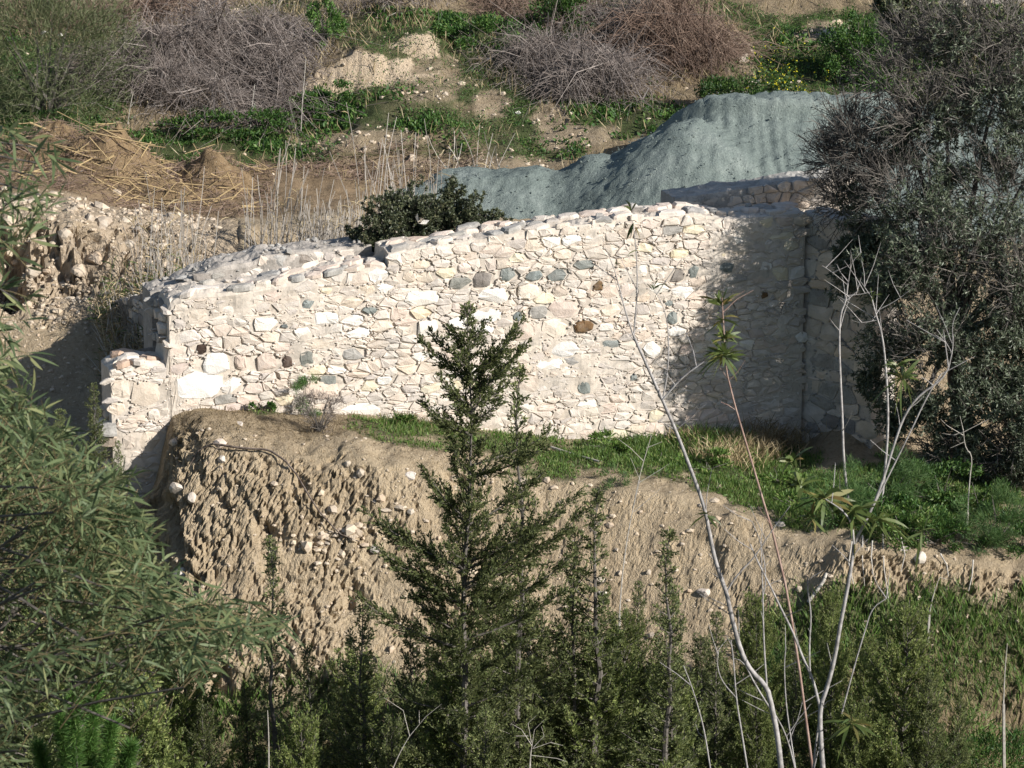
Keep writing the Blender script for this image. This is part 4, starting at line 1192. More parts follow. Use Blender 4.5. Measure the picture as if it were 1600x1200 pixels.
# ------------------------------------------------------------------ the cane heap and the reeds
g = np.random.default_rng(301)
cb = G(170, 60.0)
heapo = empty("cane_heap", cb, "heap of dry yellow broken canes and earth behind the rubble bank", "cane heap"); heapo["kind"] = "thing"
proto = []
for s in range(5):
    m = MB(); L = 1.0
    zz = np.linspace(-.5, .5, 4)
    tube(m, np.stack([zz * 0 + np.array([0, .012, .015, 0]) * (s - 2), zz * 0, zz], 1), .013, .010, 5)
    proto.append(m.mesh("cane", M["cane"]))
def lay_cane(c, d, L, r, root):
    o = bpy.data.objects.new("cane", proto[g.integers(5)]); COL.objects.link(o); o.parent = root
    o.location = [float(t) for t in (np.asarray(c) - np.array(root.location))]
    o.rotation_euler = Vector(d).to_track_quat('Z', 'Y').to_euler()
    o.scale = (r, r, L)
mounds = [(190, 59.6, 1.25, .75), (330, 59.6, .9, .62), (80, 60.0, 1.3, .5), (260, 58.9, .9, .35)]
mm = MB()
for q, (px, Y, r, h) in enumerate(mounds):
    c = G(px, Y)
    t, a = np.meshgrid(np.linspace(0, 1, 26), np.linspace(0, 2 * np.pi, 60))
    x = c[0] + r * t * np.cos(a); y = c[1] + r * .8 * t * np.sin(a)
    z = gz(x, y) + h * (1 - t) ** .9 * (1 + .35 * fbm(x * 2.5, y * 2.5, 0, 3, 302 + q)) * sstep(1, .85, t) - .05 + .07 * fbm(x * 6, y * 6, 0, 3, 305)
    i, j = np.meshgrid(np.arange(59), np.arange(25), indexing='ij')
    A = i * 26 + j
    ff = np.concatenate([np.stack([A, A + 1, A + 27], -1).reshape(-1, 3), np.stack([A, A + 27, A + 26], -1).reshape(-1, 3)])
    mm.add(np.stack([x, y, z], -1).reshape(-1, 3), ff, (.25, .175, .10))
part(mm, "earth_mound", M["soil"], heapo, True)
def mound_z(x, y):
    z = gz(x, y)
    for px, Y, r, h in mounds:
        c = G(px, Y); t = np.sqrt(((x - c[0]) / r) ** 2 + ((y - c[1]) / (r * .8)) ** 2)
        z = np.maximum(z, gz(x, y) + h * np.maximum(1 - t, 0) ** .9)
    return z
for k in range(130):
    px = g.choice([g.uniform(-20, 420), g.normal(200, 90)]); Y = g.uniform(57.7, 60.3)
    if px > 430: px = g.uniform(420, 760); Y = g.uniform(60.2, 61.8)
    p = G(px, Y); z = float(mound_z(p[0], p[1])) + g.uniform(.02, .16)
    a = g.choice([g.normal(-.5, .25), g.normal(-.5, .3), g.uniform(0, 3.14)])
    d = np.array([math.cos(a), -.35 * math.sin(a) + g.normal(0, .3), -.25 * math.cos(a) * (1 if g.random() < .6 else -1) + g.normal(0, .28)])
    lay_cane((p[0], p[1], z), nrm(d), g.lognormal(math.log(.55), .5), g.lognormal(math.log(.75), .35), heapo)
mt = MB()
px = np.concatenate([g.uniform(-30, 430, 1500), g.uniform(430, 760, 800)]); Y = np.concatenate([g.uniform(57.4, 60.8, 1500), g.uniform(60.0, 62, 800)])
pp = G(px, Y); pp[:, 2] = mound_z(pp[:, 0], pp[:, 1]) + g.uniform(.0, .10, len(pp))
dd = nrm(rand_dirs(g, len(pp)) * [1, 1, .5])
tubes(mt, pp - dd * .12, pp, pp + dd * g.uniform(.02, .28, (len(pp), 1)), .0065, .004, 1, 3)
tag(part(mt, "cane_litter", M["bramble2"], heapo), kind="stuff")

def reeds(px0, px1, Y0, Y1, n, hmin, hmax, label, seed, leafy=.15, lean=.12, mat="reed", leafm="straw", r=.0105):
    g = np.random.default_rng(seed)
    px = g.uniform(px0, px1, n); Y = g.uniform(Y0, Y1, n)
    b = G(px, Y); h = g.uniform(hmin, hmax, n) * (1 - .3 * g.random(n))
    a = np.stack([g.normal(.05, lean, n), g.normal(0, lean, n), np.ones(n)], 1)
    t = b + a * h[:, None]
    m = MB(); tubes(m, b, (b + t) / 2 + g.normal(0, .06, (n, 3)), t + np.stack([g.normal(0, .1, n), g.normal(0, .1, n), np.zeros(n)], 1), r * g.uniform(.7, 1.2, n), r * .5, 4, 3)
    l = MB()
    k = g.choice(n, int(n * leafy * 8)); s = g.uniform(.2, 1, (len(k), 1))
    if len(k): long_leaves(l, b[k] + (t - b)[k] * s, nrm(rand_dirs(g, len(k)) * [1, 1, .3] + [0, 0, .9]), g.uniform(.15, .45, len(k)), .018, .5, g)
    o = empty("reed_clump", b.mean(0), label, "reeds", "reeds growing behind the wall"); o["kind"] = "thing"
    part(m, "stalks", M[mat], o)
    if l.n: part(l, "leaves", M[leafm], o)
reeds(478, 562, 53.4, 54.6, 340, 1.1, 1.95, "dense clump of pale grey reeds beside the lentisk bush", 311, .25, .10)
reeds(560, 690, 54.6, 56.5, 60, 1.5, 2.9, "tall thin dry reeds rising behind the lentisk bush", 312, .35, .16)
reeds(380, 480, 54.0, 55.4, 60, 1.0, 2.4, "sparse tall reeds left of the dense grey clump", 313, .3, .12)
reeds(215, 320, 52.6, 54.6, 90, .7, 2.1, "thin pale reeds in front of the rubble bank", 314, .5, .12)
reeds(165, 245, 51.6, 53.2, 190, .5, 1.15, "tangled dry and green reeds by the broken wall end", 315, .9, .25, "reed", "straw")
reeds(150, 300, 51.8, 54.0, 150, .4, 1.0, "green reed shoots growing between the bank and the rear wall", 316, .8, .25, "straw", "grass")
reeds(690, 780, 60.5, 61.5, 14, .5, 1.2, "few broken reeds left of the gravel heap foot", 317, .3, .3)
reeds(610, 690, 53.6, 54.6, 14, 1.6, 2.6, "very tall leaning reeds rising above the bush on the wall", 318, .3, .18)

# ------------------------------------------------------------------ rocks
def one_rock(px, py_or_none, Y, r, label, seed, mat="rubble", squash=(1, 1, .75), lift=.25, group=None, on=None):
    p = G(px, Y) if on is None else np.asarray(on, float)
    m = MB(); rock(m, p + [0, 0, r * lift], r, seed, squash, 1)
    return solo(m, "rock", M[mat], p, label, "rock", group, "thing")
def face_pt(px, py):
    """the ground point that the photo shows at (px, py)"""
    d = (PXG - px) ** 2 + (PYG - py) ** 2 + np.where((YY > 40) & (YY < 70), 0, 1e9)
    k = np.unravel_index(np.argmin(d), d.shape)
    return V[k]
def rock_at(px, py, wpx, label, seed, mat="rubble", squash=(1, .9, .8), group=None):
    p = face_pt(px, py); r = wpx * .5 * p[1] * 1.031 / FPX
    m = MB(); rock(m, p - [0, 0, r * .25], r, seed, squash, 1)
    return solo(m, "rock", M[mat], p, label, "rock", group, "thing")
rock_at(345, 690, 24, "white stone with a dark shadow on the upper left of the clay cliff", 401, "cream")
rock_at(350, 716, 20, "flat white stone just below another white stone on the clay cliff", 402, "cream")
rock_at(375, 662, 20, "grey-white block lying on the mound top near the wall", 403, "cream", (1, .8, .7))
rock_at(640, 738, 30, "white slab on the cliff brow left of the tall cypress", 404, "cream", (1, .8, .5))
rock_at(447, 637, 30, "upright white slab leaning on the wall beside green fennel", 405, "cream", (.6, .4, 1.2))
rock_at(275, 685, 30, "buff stone at the left brow of the clay mound by the wall end", 406, "buff")
rock_at(278, 760, 34, "pale stone sticking from the left flank of the clay mound", 407, "buff")
rock_at(302, 776, 26, "buff stone below the pale one on the left flank of the mound", 408, "buff")
rock_at(285, 897, 34, "round white boulder half hidden among the acacia twigs", 409, "cream", (1, 1, .85))
rock_at(585, 855, 22, "grey stone at the lower end of the exposed root", 410, "greystone")
rock_at(1100, 922, 26, "rounded cream stone low on the cliff right of centre", 411, "cream")
rock_at(1215, 818, 24, "cream stone near the brow of the cliff behind the bare saplings", 412, "cream")
rock_at(1440, 868, 40, "pale slab of stone jutting from the lower right bank", 413, "cream", (1, .7, .6))
rock_at(1415, 858, 26, "small pale stone left of the jutting slab in the lower right bank", 414, "cream")
rock_at(940, 925, 24, "white stone at the cliff foot right of the tall cypress", 415, "cream", (1, .8, .6))
rock_at(1160, 95, 44, "tall pale rock outcrop on the hillside right of the reddish bush", 416, "buff", (.7, .6, 1.3))
rock_at(1300, 52, 60, "wide pale rock outcrop in dense weeds near the top right", 417, "buff", (1.2, .8, .6))
rock_at(1180, 125, 34, "long buff rock below the tall outcrop on the hillside", 418, "buff", (1.3, .7, .4))
rock_at(225, 12, 34, "largest white boulder at the top edge on the left", 419, "white")
rock_at(250, 8, 20, "small white boulder right of the larger one at the top edge", 420, "white")
rock_at(70, 52, 20, "white stone in grass near the top left corner", 421, "white")
rock_at(95, 54, 12, "very small white stone right of another in grass at top left", 422, "white")
rock_at(765, 93, 14, "small white stone on the green hillside right of the cut bank", 423, "white")
rock_at(808, 175, 16, "white stone on the grass above the small flower patch", 424, "white", (1, .8, .6))
rock_at(462, 195, 26, "flat white rock under the grey dead mound's right side", 425, "white", (1.2, .8, .5))
rock_at(128, 268, 26, "white block at the left end of the rubble bank top", 426, "white")
gr = np.random.default_rng(430)
spots = [(140, 340, 26), (165, 350, 38), (195, 342, 24), (80, 340, 18), (105, 365, 30), (60, 375, 26), (225, 322, 20), (255, 325, 24), (30, 310, 26), (280, 335, 16), (15, 345, 22), (120, 310, 18), (240, 355, 22), (180, 300, 20), (205, 380, 26), (300, 350, 20), (50, 420, 34), (95, 440, 24), (20, 450, 26), (310, 340, 12), (150, 400, 34), (120, 420, 28), (250, 380, 30)]
spots.sort()
ORD = "first second third fourth fifth sixth seventh eighth ninth tenth eleventh twelfth thirteenth fourteenth fifteenth sixteenth seventeenth eighteenth nineteenth twentieth twenty-first twenty-second twenty-third".split()
RL = ["%s pale limestone block from the left edge in the rubble bank" % o for o in ORD]
for k, (px, py, w) in enumerate(spots):
    rock_at(px, py, w, RL[k], 431 + k, "rubble", (1, .9, gr.uniform(.5, .9)), "blocks in the rubble bank")
gb = np.random.default_rng(470)
m = MB()
p, n = scatter(LIME * (PXG < 340), 1300, gb); pebbles(m, p, gb.lognormal(math.log(.03), .5, len(p)), gb)
p, n = scatter(((GY > 50) & (GY < 54) & (PXG < 210)).astype(float), 900, gb); pebbles(m, p, gb.lognormal(math.log(.022), .45, len(p)), gb)
p, n = scatter(((GY > 44.8) & (GY < 48.5) & (PXG > 260)).astype(float) * (1 - .8 * GREEN), 900, gb); pebbles(m, p, gb.lognormal(math.log(.02), .5, len(p)), gb)
p, n = scatter(np.maximum(BARE, .1) * hill, 900, gb); pebbles(m, p, gb.lognormal(math.log(.03), .55, len(p)), gb)
px_ = np.concatenate([gb.normal(520, 45, 60), gb.normal(700, 60, 30), gb.uniform(400, 1250, 70)]); py_ = np.concatenate([840 + gb.normal(0, 14, 60), gb.normal(800, 40, 30), gb.uniform(740, 960, 70)])
pebbles(m, np.array([face_pt(a_, b_) for a_, b_ in zip(px_, py_)]), gb.lognormal(math.log(.045), .4, len(px_)), gb)
tag(m.obj("loose_stones", M["rubble"]), "small loose pale stones strewn over the earth", "stones", None, "stuff")

# exposed root on the cliff, roots and sticks
def stroke(name, pix, r0, r1, mat, label, cat, lift=.03, sides=5, dy=0.0, extra=()):
    pts = np.array([face_pt(a, b) + np.array([0, -lift + dy, lift]) for a, b in pix])
    t = np.linspace(0, 1, len(pts)); tt = np.linspace(0, 1, len(pts) * 3)
    pts = np.stack([np.interp(tt, t, pts[:, k]) for k in range(3)], 1)
    m = MB(); tube(m, pts, r0, r1, sides)
    for e, ra in extra:
        q = np.array([face_pt(a, b) + np.array([0, -lift, lift]) for a, b in e]); tube(m, q, ra, ra * .4, 4)
    return solo(m, name, M[mat], pts[0], label, cat, None, "thing", True)
stroke("exposed_root", [(335, 697), (380, 703), (420, 706), (445, 722), (462, 745), (480, 775), (500, 805), (530, 838), (560, 848)], .021, .010, "root", "dark exposed root curving down the clay cliff", "root", .05, extra=[([(335, 697), (310, 706), (297, 730)], .014), ([(345, 700), (330, 716), (322, 735)], .010)])
stroke("dead_branch", [(860, 702), (890, 712), (935, 725)], .030, .020, "deadwood", "bleached stick lying in the grass right of the cypress", "stick", .05)
stroke("dead_branch", [(1262, 945), (1285, 912), (1290, 900)], .03, .026, "deadwood", "short pale post stub in the dark gully of the cliff", "stick", .04)
gq = np.random.default_rng(480)
for k, (x0, y0, x1, y1) in enumerate([(1348, 842, 1350, 920), (1362, 850, 1364, 905), (1378, 840, 1388, 940), (1330, 850, 1332, 915), (1405, 845, 1408, 900), (1470, 870, 1480, 905), (1520, 880, 1512, 930)]):
    stroke("hanging_root", [(x0, y0), ((x0 + x1) / 2 + gq.normal(0, 3), (y0 + y1) / 2), (x1, y1)], .014, .006, "deadwood", "%s thin pale root from the left hanging down the lower right bank" % ["second", "third", "fourth", "first", "fifth", "sixth", "seventh"][k], "root", .07).__setitem__("group", "roots hanging on the right bank")

# ------------------------------------------------------------------ grass and small plants of the bench
g = np.random.default_rng(501)
bench = GREEN * (GY < 52.4) * (GY > 45.9)
mb = MB()
p, n = scatter(bench * sstep(-.5, .1, fbm(GX * 1.7, GY * 1.7, 0, 3, 81)), 34000, g)
tall = .75 + .9 * sstep(0, .6, fbm(p[:, 0] * .9, p[:, 1] * .9, 0, 3, 82))
leaves(mb, p, nrm(rand_dirs(g, len(p)) * .55 + [0, 0, 1]), g.uniform(.05, .16, len(p)) * tall, g.uniform(.008, .016, len(p)), g)
p, n = scatter(bench, 9000, g)
leaves(mb, p + [0, 0, .02], nrm(rand_dirs(g, len(p)) + [0, -.3, .5]), g.uniform(.03, .08, len(p)), g.uniform(.02, .045, len(p)), g)
tag(mb.obj("bench_grass", M["grass"]), "bright green short grass on the bench at the wall foot", "grass", None, "stuff")
mb = MB()
low = GREEN * (GY < 45.9)
p, n = scatter(np.maximum(low, .15 * (GY < 45.3) * (GY > 41)), 15000, g)
leaves(mb, p, nrm(rand_dirs(g, len(p)) * .6 + [0, 0, 1]), g.uniform(.07, .30, len(p)), g.uniform(.010, .024, len(p)), g)
tag(mb.obj("slope_grass", M["grass"]), "rough green grass on the slope below the cliff", "grass", None, "stuff")

mb = MB()
p, n = scatter(CRUST + .35 * sstep(47.6, 48.0, GY) * sstep(49, 48.6, GY) * (PXG > 270) * (PXG < 1250), 5200, g)
leaves(mb, p, nrm(rand_dirs(g, len(p)) + [0, 0, .7]), g.uniform(.03, .12, len(p)), g.uniform(.006, .012, len(p)), g)
tag(mb.obj("dry_litter", M["straw2"]), "dead stalks and litter on the clay mound brow", "litter", None, "stuff")
def tuft(px, Y, n, h, spread, mat, name, label, cat, seed, w=.012):
    g = np.random.default_rng(seed)
    b = G(px, Y)
    p0 = b + np.stack([g.normal(0, spread, n), g.normal(0, spread * .8, n), np.zeros(n)], 1); p0[:, 2] = gz(p0[:, 0], p0[:, 1])
    m = MB(); long_leaves(m, p0, nrm(rand_dirs(g, n) * [1, 1, .3] * .6 + [0, 0, 1]), g.uniform(.5, 1.1, n) * h, w, .35, g)
    o = empty(name, b, label, cat); o["kind"] = "thing"
    tag(part(m, "blades", M[mat], o), kind="stuff")
    return o
tuft(1170, 51.0, 700, .62, .26, "straw", "grass_tuft", "big tuft of long pale dry grass at the wall foot on the right", "grass tuft", 511)
tuft(1150, 50.6, 420, .45, .35, "grass", "grass_tuft", "green grass tuft mixed in front of the dry one at the wall foot", "grass tuft", 512)
tuft(1210, 52.0, 420, .8, .3, "straw", "grass_tuft", "dry hanging grass against the shaded wall corner", "grass tuft", 513)
tuft(1085, 51.4, 420, .5, .22, "straw", "grass_tuft", "pale grass tuft at the wall foot where the sun ends", "grass tuft", 531)
tuft(1120, 51.2, 520, .66, .28, "grass", "grass_tuft", "tall light green grass tuft against the sunlit wall foot", "grass tuft", 532)
tuft(1140, 50.2, 420, .55, .3, "straw", "grass_tuft", "loose pale grass in the middle of the bench on the right", "grass tuft", 533)
tuft(1020, 51.2, 260, .35, .3, "grass", "grass_tuft", "short light grass at the wall foot behind the dead stalk", "grass tuft", 534)
tuft(650, 50.3, 220, .3, .3, "straw", "grass_tuft", "low dry grass tuft at the wall foot left of the cypress", "grass tuft", 514)
feathery(480, 49.75, (.30, .22, .36), 1500, "fennel", "fennel_plant", "soft green fennel growing at the foot of the wall", "plant", 515, .11, .7, .007, 12)
feathery(413, 49.5, (.22, .15, .13), 500, "weed", "weed_plant", "low green weed at the wall foot on the mound", "plant", 516, .06, .5, .03, 8)
for k, (px, Y, rr_, lb) in enumerate([(1080, 51.0, .4, "leafy weeds at the wall foot left of the dry grass tuft"), (1110, 49.4, .45, "lush weeds on the bench before the dry grass tuft"), (1220, 49.6, .5, "lush weeds on the bench in the tree's shade"), (950, 50.4, .35, "leafy weeds on the bench before the wall right of the cypress"), (1250, 48.2, .5, "thick weeds on the brow above the cliff gully"), (1030, 49.8, .3, "small weed clump on the bench behind the dead forked stalk"), (620, 50.0, .3, "low weed clump at the wall foot left of the cypress")]):
    feathery(px, Y, (rr_ * 1.3, rr_, rr_ * .45), int(2600 * rr_), "grass", "weed_plant", lb, "plant", 540 + k, .10, .5, .024, 8)
feathery(1560, 46.8, (.55, .45, .55), 3500, "fennel", "fennel_plant", "round soft fennel bush at the right edge above the bank", "plant", 517, .14, .6, .008, 14)
feathery(1310, 46.9, (.5, .4, .65), 3200, "fennel", "fennel_plant", "dark fennel bush over the gully in the cliff", "plant", 518, .14, .5, .008, 14)
feathery(1385, 48.2, (.75, .5, .5), 3200, "fennel", "fennel_plant", "tall fennel in the shade under the twiggy tree", "plant", 519, .14, .7, .008, 14)
feathery(965, 47.8, (.28, .2, .2), 700, "fennel", "fennel_plant", "little fennel tuft on the brow right of the cypress", "plant", 520, .09, .6, .007, 8)
feathery(500, 48.7, (.36, .3, .42), 1800, "bramble", "grey_shrub", "small grey dead cushion shrub on the mound before the wall", "shrub", 521, .10, .7, .006, 40)
feathery(970, 44.2, (.35, .3, .6), 1500, "fennel", "fennel_plant", "bright fennel plant at the foot of the cliff right of centre", "plant", 522, .13, .6, .008, 10)
feathery(1230, 44.6, (.8, .5, .8), 4200, "fennel", "fennel_plant", "wide fennel bush behind the pale bare saplings", "plant", 523, .15, .6, .009, 14)
for k, (px, Y, mt_, lb) in enumerate([(1460, 46.35, "weed", "weeds spilling over the right bank above the hanging roots"), (1530, 46.4, "fennel", "fennel spilling over the right bank near the edge"), (1410, 46.3, "grass", "grass spilling over the right bank beside the pale slab"), (1595, 46.5, "weed", "weeds spilling over the bank at the right edge"), (1440, 46.8, "weed", "dark weeds hanging over the right bank's brow beside the pale slab"), (1500, 47.2, "fennel", "soft fennel on the right bank's brow under the dead flower stalk"), (1590, 47.6, "weed", "dark weeds at the right edge above the bank"), (1360, 46.9, "weed", "leafy weeds on the bank brow right of the gully"), (1530, 48.2, "grass", "grassy weeds in the shade at the right above the bank"), (1420, 49.0, "weed", "dark weeds under the left side of the twiggy tree")]):
    feathery(px, Y, (.6, .45, .34), 1900, mt_, "weed_plant", lb, "plant", 590 + k, .09, .5, .022 if mt_ != "fennel" else .009, 10)
feathery(1400, 47.3, (.5, .4, .3), 1500, "weed", "weed_plant", "bright broadleaf weeds on the brow of the right bank", "plant", 524, .07, .5, .035, 8)
feathery(1470, 48.6, (1.0, .6, .4), 2600, "weed", "weed_plant", "dark weeds carpeting the shade under the twiggy tree", "plant", 525, .08, .5, .035, 8)

# ------------------------------------------------------------------ lentisk bush on the wall
g = np.random.default_rng(601)
c0 = P(680, 375, 52.0)
w, l = MB(), MB()
for px, py, Y, rad, cl in ((605, 352, 51.6, (.55, .5, .48), 34), (655, 335, 51.9, (.62, .55, .52), 44), (720, 345, 52.0, (.62, .55, .42), 40), (770, 355, 52.1, (.50, .4, .30), 28), (572, 378, 51.4, (.34, .35, .34), 18), (620, 330, 52.0, (.5, .45, .45), 24), (690, 312, 52.2, (.45, .4, .35), 18), (795, 358, 52.2, (.32, .3, .2), 12), (590, 395, 51.3, (.25, .25, .22), 10)):
    c = P(px, py, Y)
    crown_geo(w, l, c, rad, g, cl, 9, 26, .055, .024, .30, .35)
    tube(w, [c0 - [0, 0, .9], (c0 + c) / 2 - [0, 0, .3], c], .05, .02, 5)
bo = empty("lentisk_bush", c0 - [0, 0, .9], "dense dark green bush growing on top of the wall", "bush"); bo["kind"] = "thing"
part(w, "stems", M["bark"], bo); part(l, "foliage", M["lentisk"], bo)
m = MB(); pp = P(657, 349, 51.15); leaves(m, np.repeat(pp[None], 5, 0) + g.normal(0, .03, (5, 3)), rand_dirs(g, 5) + [.4, -.8, .6], .17, .09, g)
solo(m, "litter_scrap", M["white"], pp, "scrap of white litter caught on the bush on the wall", "litter", None, "thing")

# ------------------------------------------------------------------ the twiggy olive at the right
g = np.random.default_rng(611)
ob = G(1500, 51.0)
tw, tl, tt = MB(), MB(), MB()
tube(tw, [ob - [0, 0, .2], ob + [.05, .1, .7], ob + [-.1, .1, 1.5], ob + [-.15, 0, 2.2]], .2, .12, 9)
fork = ob + [-.15, 0, 2.2]
LIMB = [(1420, 420, 50.2), (1360, 340, 51.0), (1450, 250, 50.8), (1540, 300, 50.6), (1580, 430, 50.1), (1500, 560, 49.8), (1400, 560, 50.5), (1480, 180, 51.4), (1400, 150, 51.8), (1560, 130, 51.6), (1620, 250, 50.8), (1580, 600, 49.8), (1660, 450, 50.2), (1440, 640, 50.2), (1330, 250, 51.6), (1540, 500, 49.6)]
for px, py, Y in LIMB:
    e = P(px, py, Y); mid = (fork + e) / 2 + g.normal(0, .15, 3) + [0, 0, .1]
    s = np.linspace(0, 1, 8)[:, None]
    tube(tw, (1 - s) ** 2 * fork + 2 * s * (1 - s) * mid + s * s * e, .075, .018, 6)
CR = [(1420, 200, 52.0, .6, 20), (1500, 150, 52.0, .7, 24), (1580, 130, 52.0, .7, 22), (1370, 260, 52.0, .45, 14), (1650, 190, 51.8, .7, 18), (1570, 545, 50.2, .6, 24), (1610, 520, 50.4, .6, 22), (1530, 600, 50.2, .5, 18), (1600, 430, 50.4, .6, 18), (1345, 310, 51.4, .4, 14), (1400, 230, 51.4, .55, 16), (1490, 190, 51.3, .6, 18), (1580, 170, 51.0, .7, 20), (1330, 385, 51.3, .4, 16), (1650, 150, 51.0, .7, 16), (1600, 600, 50.0, .7, 26), (1580, 700, 50.0, .6, 22), (1660, 620, 50.2, .8, 24), (1500, 60, 51.6, .6, 10), (1640, 250, 50.7, .8, 22), (1560, 250, 50.9, .6, 14), (1480, 270, 50.9, .55, 14), (1600, 740, 49.6, .6, 22), (1660, 700, 49.9, .7, 20), (1330, 430, 51.3, .4, 16), (1400, 650, 50.6, .55, 22), (1360, 590, 50.9, .4, 14), (1460, 720, 50.2, .5, 20), (1540, 730, 49.9, .5, 20), (1440, 400, 50.3, .7, 24), (1420, 420, 50.2, .85, 40), (1355, 375, 51.1, .55, 22), (1450, 330, 50.6, .8, 30), (1540, 380, 50.2, .9, 40), (1500, 520, 49.9, .85, 44), (1400, 540, 50.4, .75, 34), (1590, 480, 49.9, .8, 40), (1560, 620, 49.8, .75, 34), (1450, 630, 50.1, .6, 28), (1640, 360, 50.4, .9, 24), (1660, 560, 50.1, .9, 24), (1380, 455, 50.6, .6, 24), (1620, 660, 49.6, .6, 24), (1510, 670, 50.0, .5, 18)]
for px, py, Y, r, cl in CR:
    crown_geo(tw, tl, P(px, py, Y), (r, r * .8, r), g, int(cl * 1.6), 9, 10, .09, .0245, .32, .2)
# bare twig sprays, mostly in the upper crown
def sprays(mb, c, rad, n, g, ln, r=.007):
    c = np.asarray(c); rad = np.asarray(rad)
    st = c + rand_dirs(g, n) * rad * g.random((n, 1)) ** .5 * .7
    d = nrm(nrm(st - c) * .6 + rand_dirs(g, n) * .6 + [-.15, 0, .35])
    en = st + d * ln * g.uniform(.5, 1.2, (n, 1))
    mid = (st + en) / 2 + g.normal(0, .08, (n, 3)) * ln
    tubes(mb, st, mid, en, r, r * .45, 2, 3)
    k = np.repeat(np.arange(n), 5); s = g.uniform(.25, .95, (len(k), 1))
    q = (1 - s) ** 2 * st[k] + 2 * s * (1 - s) * mid[k] + s * s * en[k]
    e2 = q + nrm(d[k] * .7 + rand_dirs(g, len(k)) * .8) * ln * g.uniform(.2, .5, (len(k), 1))
    tubes(mb, q, (q + e2) / 2 + g.normal(0, .03, (len(k), 3)) * ln, e2, r * .55, r * .25, 1, 3)
for px, py, Y, r, n in [(1460, 60, 52.1, .8, 60), (1560, 40, 51.7, .8, 60), (1620, 90, 51.5, .8, 50), (1410, 60, 52.1, .5, 30), (1440, 180, 51.4, .85, 110), (1380, 130, 51.8, .6, 60), (1340, 240, 51.6, .62, 90), (1540, 150, 51.4, .9, 90), (1500, 60, 51.8, .7, 50), (1400, 300, 51.0, .8, 110), (1320, 310, 51.6, .5, 80), (1560, 300, 50.8, .9, 90), (1330, 200, 51.8, .45, 60), (1640, 200, 51.2, .8, 60), (1480, 400, 50.1, .9, 70), (1590, 440, 49.8, .8, 60), (1450, 540, 49.9, .8, 50), (1300, 250, 51.9, .35, 60), (1480, 700, 50.2, .5, 60), (1580, 700, 49.8, .5, 50)]:
    sprays(tt, P(px, py, Y), (r, r * .8, r), int(n * 2.1), g, .5, .0085)
oo = empty("olive_tree", ob, "large twiggy grey-green olive tree filling the right side", "tree"); oo["kind"] = "thing"
part(tw, "trunk", M["bark"], oo); part(tl, "crown", M["olive"], oo); part(tt, "bare_twigs", M["twig"], oo)

# dark evergreen thicket behind the tree
g = np.random.default_rng(619)
tb = G(1500, 67.4)
w, l = MB(), MB()
for px, py, Y, rad, cl in ((1430, 60, 66.8, (.9, .7, 1.2), 60), (1500, 90, 66.6, (1.0, .8, 1.0), 60), (1600, 90, 66.6, (1.3, .8, 1.2), 66), (1410, 110, 66.2, (.7, .6, .7), 40), (1400, 10, 67.2, (.6, .6, .8), 30)):
    c = P(px, py, Y)
    crown_geo(w, l, c, rad, g, cl, 7, 14, .11, .05, .34, .3)
    tube(w, [tb, (tb + c) / 2, c], .08, .03, 6)
eo = empty("evergreen_thicket", tb, "dark evergreen thicket behind the twiggy olive tree", "bush"); eo["kind"] = "thing"
part(w, "stems", M["bark"], eo); part(l, "foliage", M["lentisk"], eo)

# concrete block at the top right behind the tree
cb_ = G(1530, 69.6)
m = MB()
for (x0, x1, y0, y1, z0, z1) in ((-1.5, 2.6, 0, 1.2, -.6, .75), (-1.62, 2.7, -.12, 1.3, .75, .9)):
    x = np.linspace(x0, x1, 16); n = len(x)
    prof = [(y0, z0), (y0, z1), (y1, z1), (y1, z0)]
    vv = np.concatenate([np.stack([x, np.full(n, a), np.full(n, b) + .02 * np.sin(x * 5)], 1) for a, b in prof])
    ff = []
    for r_ in range(4):
        q_ = (r_ + 1) % 4
        for k in range(n - 1):
            ff += [[r_ * n + k, r_ * n + k + 1, q_ * n + k + 1], [r_ * n + k, q_ * n + k + 1, q_ * n + k]]
    ff += [[0, n, 2 * n], [0, 2 * n, 3 * n], [n - 1, 3 * n - 1, 2 * n - 1], [n - 1, 4 * n - 1, 3 * n - 1]]
    m.add(vv + cb_, np.array(ff))
solo(m, "concrete_wall", M["greystone"], cb_, "grey concrete wall on the hill behind the tree at top right", "wall", None, "thing")

# ------------------------------------------------------------------ the tall cypress before the wall
Yc = 38.5
base = G(728, Yc)
topp = P(727, 476, Yc)
Hc = topp[2] - base[2]
def tipc(px, py, dY=0.0, drop=.6):
    e = P(px, py, Yc + dY)
    s = P(727, py + drop * abs(px - 727) + 14, Yc); t_ = (s[2] - base[2]) / Hc
    return (t_, e - (base + [0, 0, t_ * Hc]))
TI = [tipc(770, 555, .1, .7), tipc(785, 565, -.2, .7), tipc(682, 560, .1, .6), tipc(675, 590, -.2, .6), tipc(772, 625, -.1, .5), tipc(688, 610, .2, .6), tipc(760, 590, .3, .7), tipc(700, 545, -.3, .7), tipc(745, 520, .2, .9), tipc(705, 520, .1, .9), tipc(808, 500, 0, .9), tipc(815, 535, .2, .7), tipc(795, 520, -.2, .8), tipc(650, 535), tipc(665, 520, .2), tipc(648, 628, 0, .5), tipc(655, 640, -.4, .4), tipc(790, 590, .3), tipc(850, 680, .3, .3), tipc(845, 700, -.3, .3), tipc(655, 735, 0, 1.0), tipc(570, 800, 0, .5), tipc(665, 745, -.3, .9), tipc(600, 830, .2, .4), tipc(870, 800, 0, .5), tipc(905, 775, .2, .6), tipc(615, 890, 0, .4), tipc(845, 740, .3), tipc(835, 840, -.4), tipc(900, 870, 0, .5), tipc(640, 930), tipc(690, 505), tipc(757, 500), tipc(930, 790, .3, .6), tipc(590, 860, -.3, .4), tipc(560, 940, 0, .4), tipc(880, 930, 0, .4)]
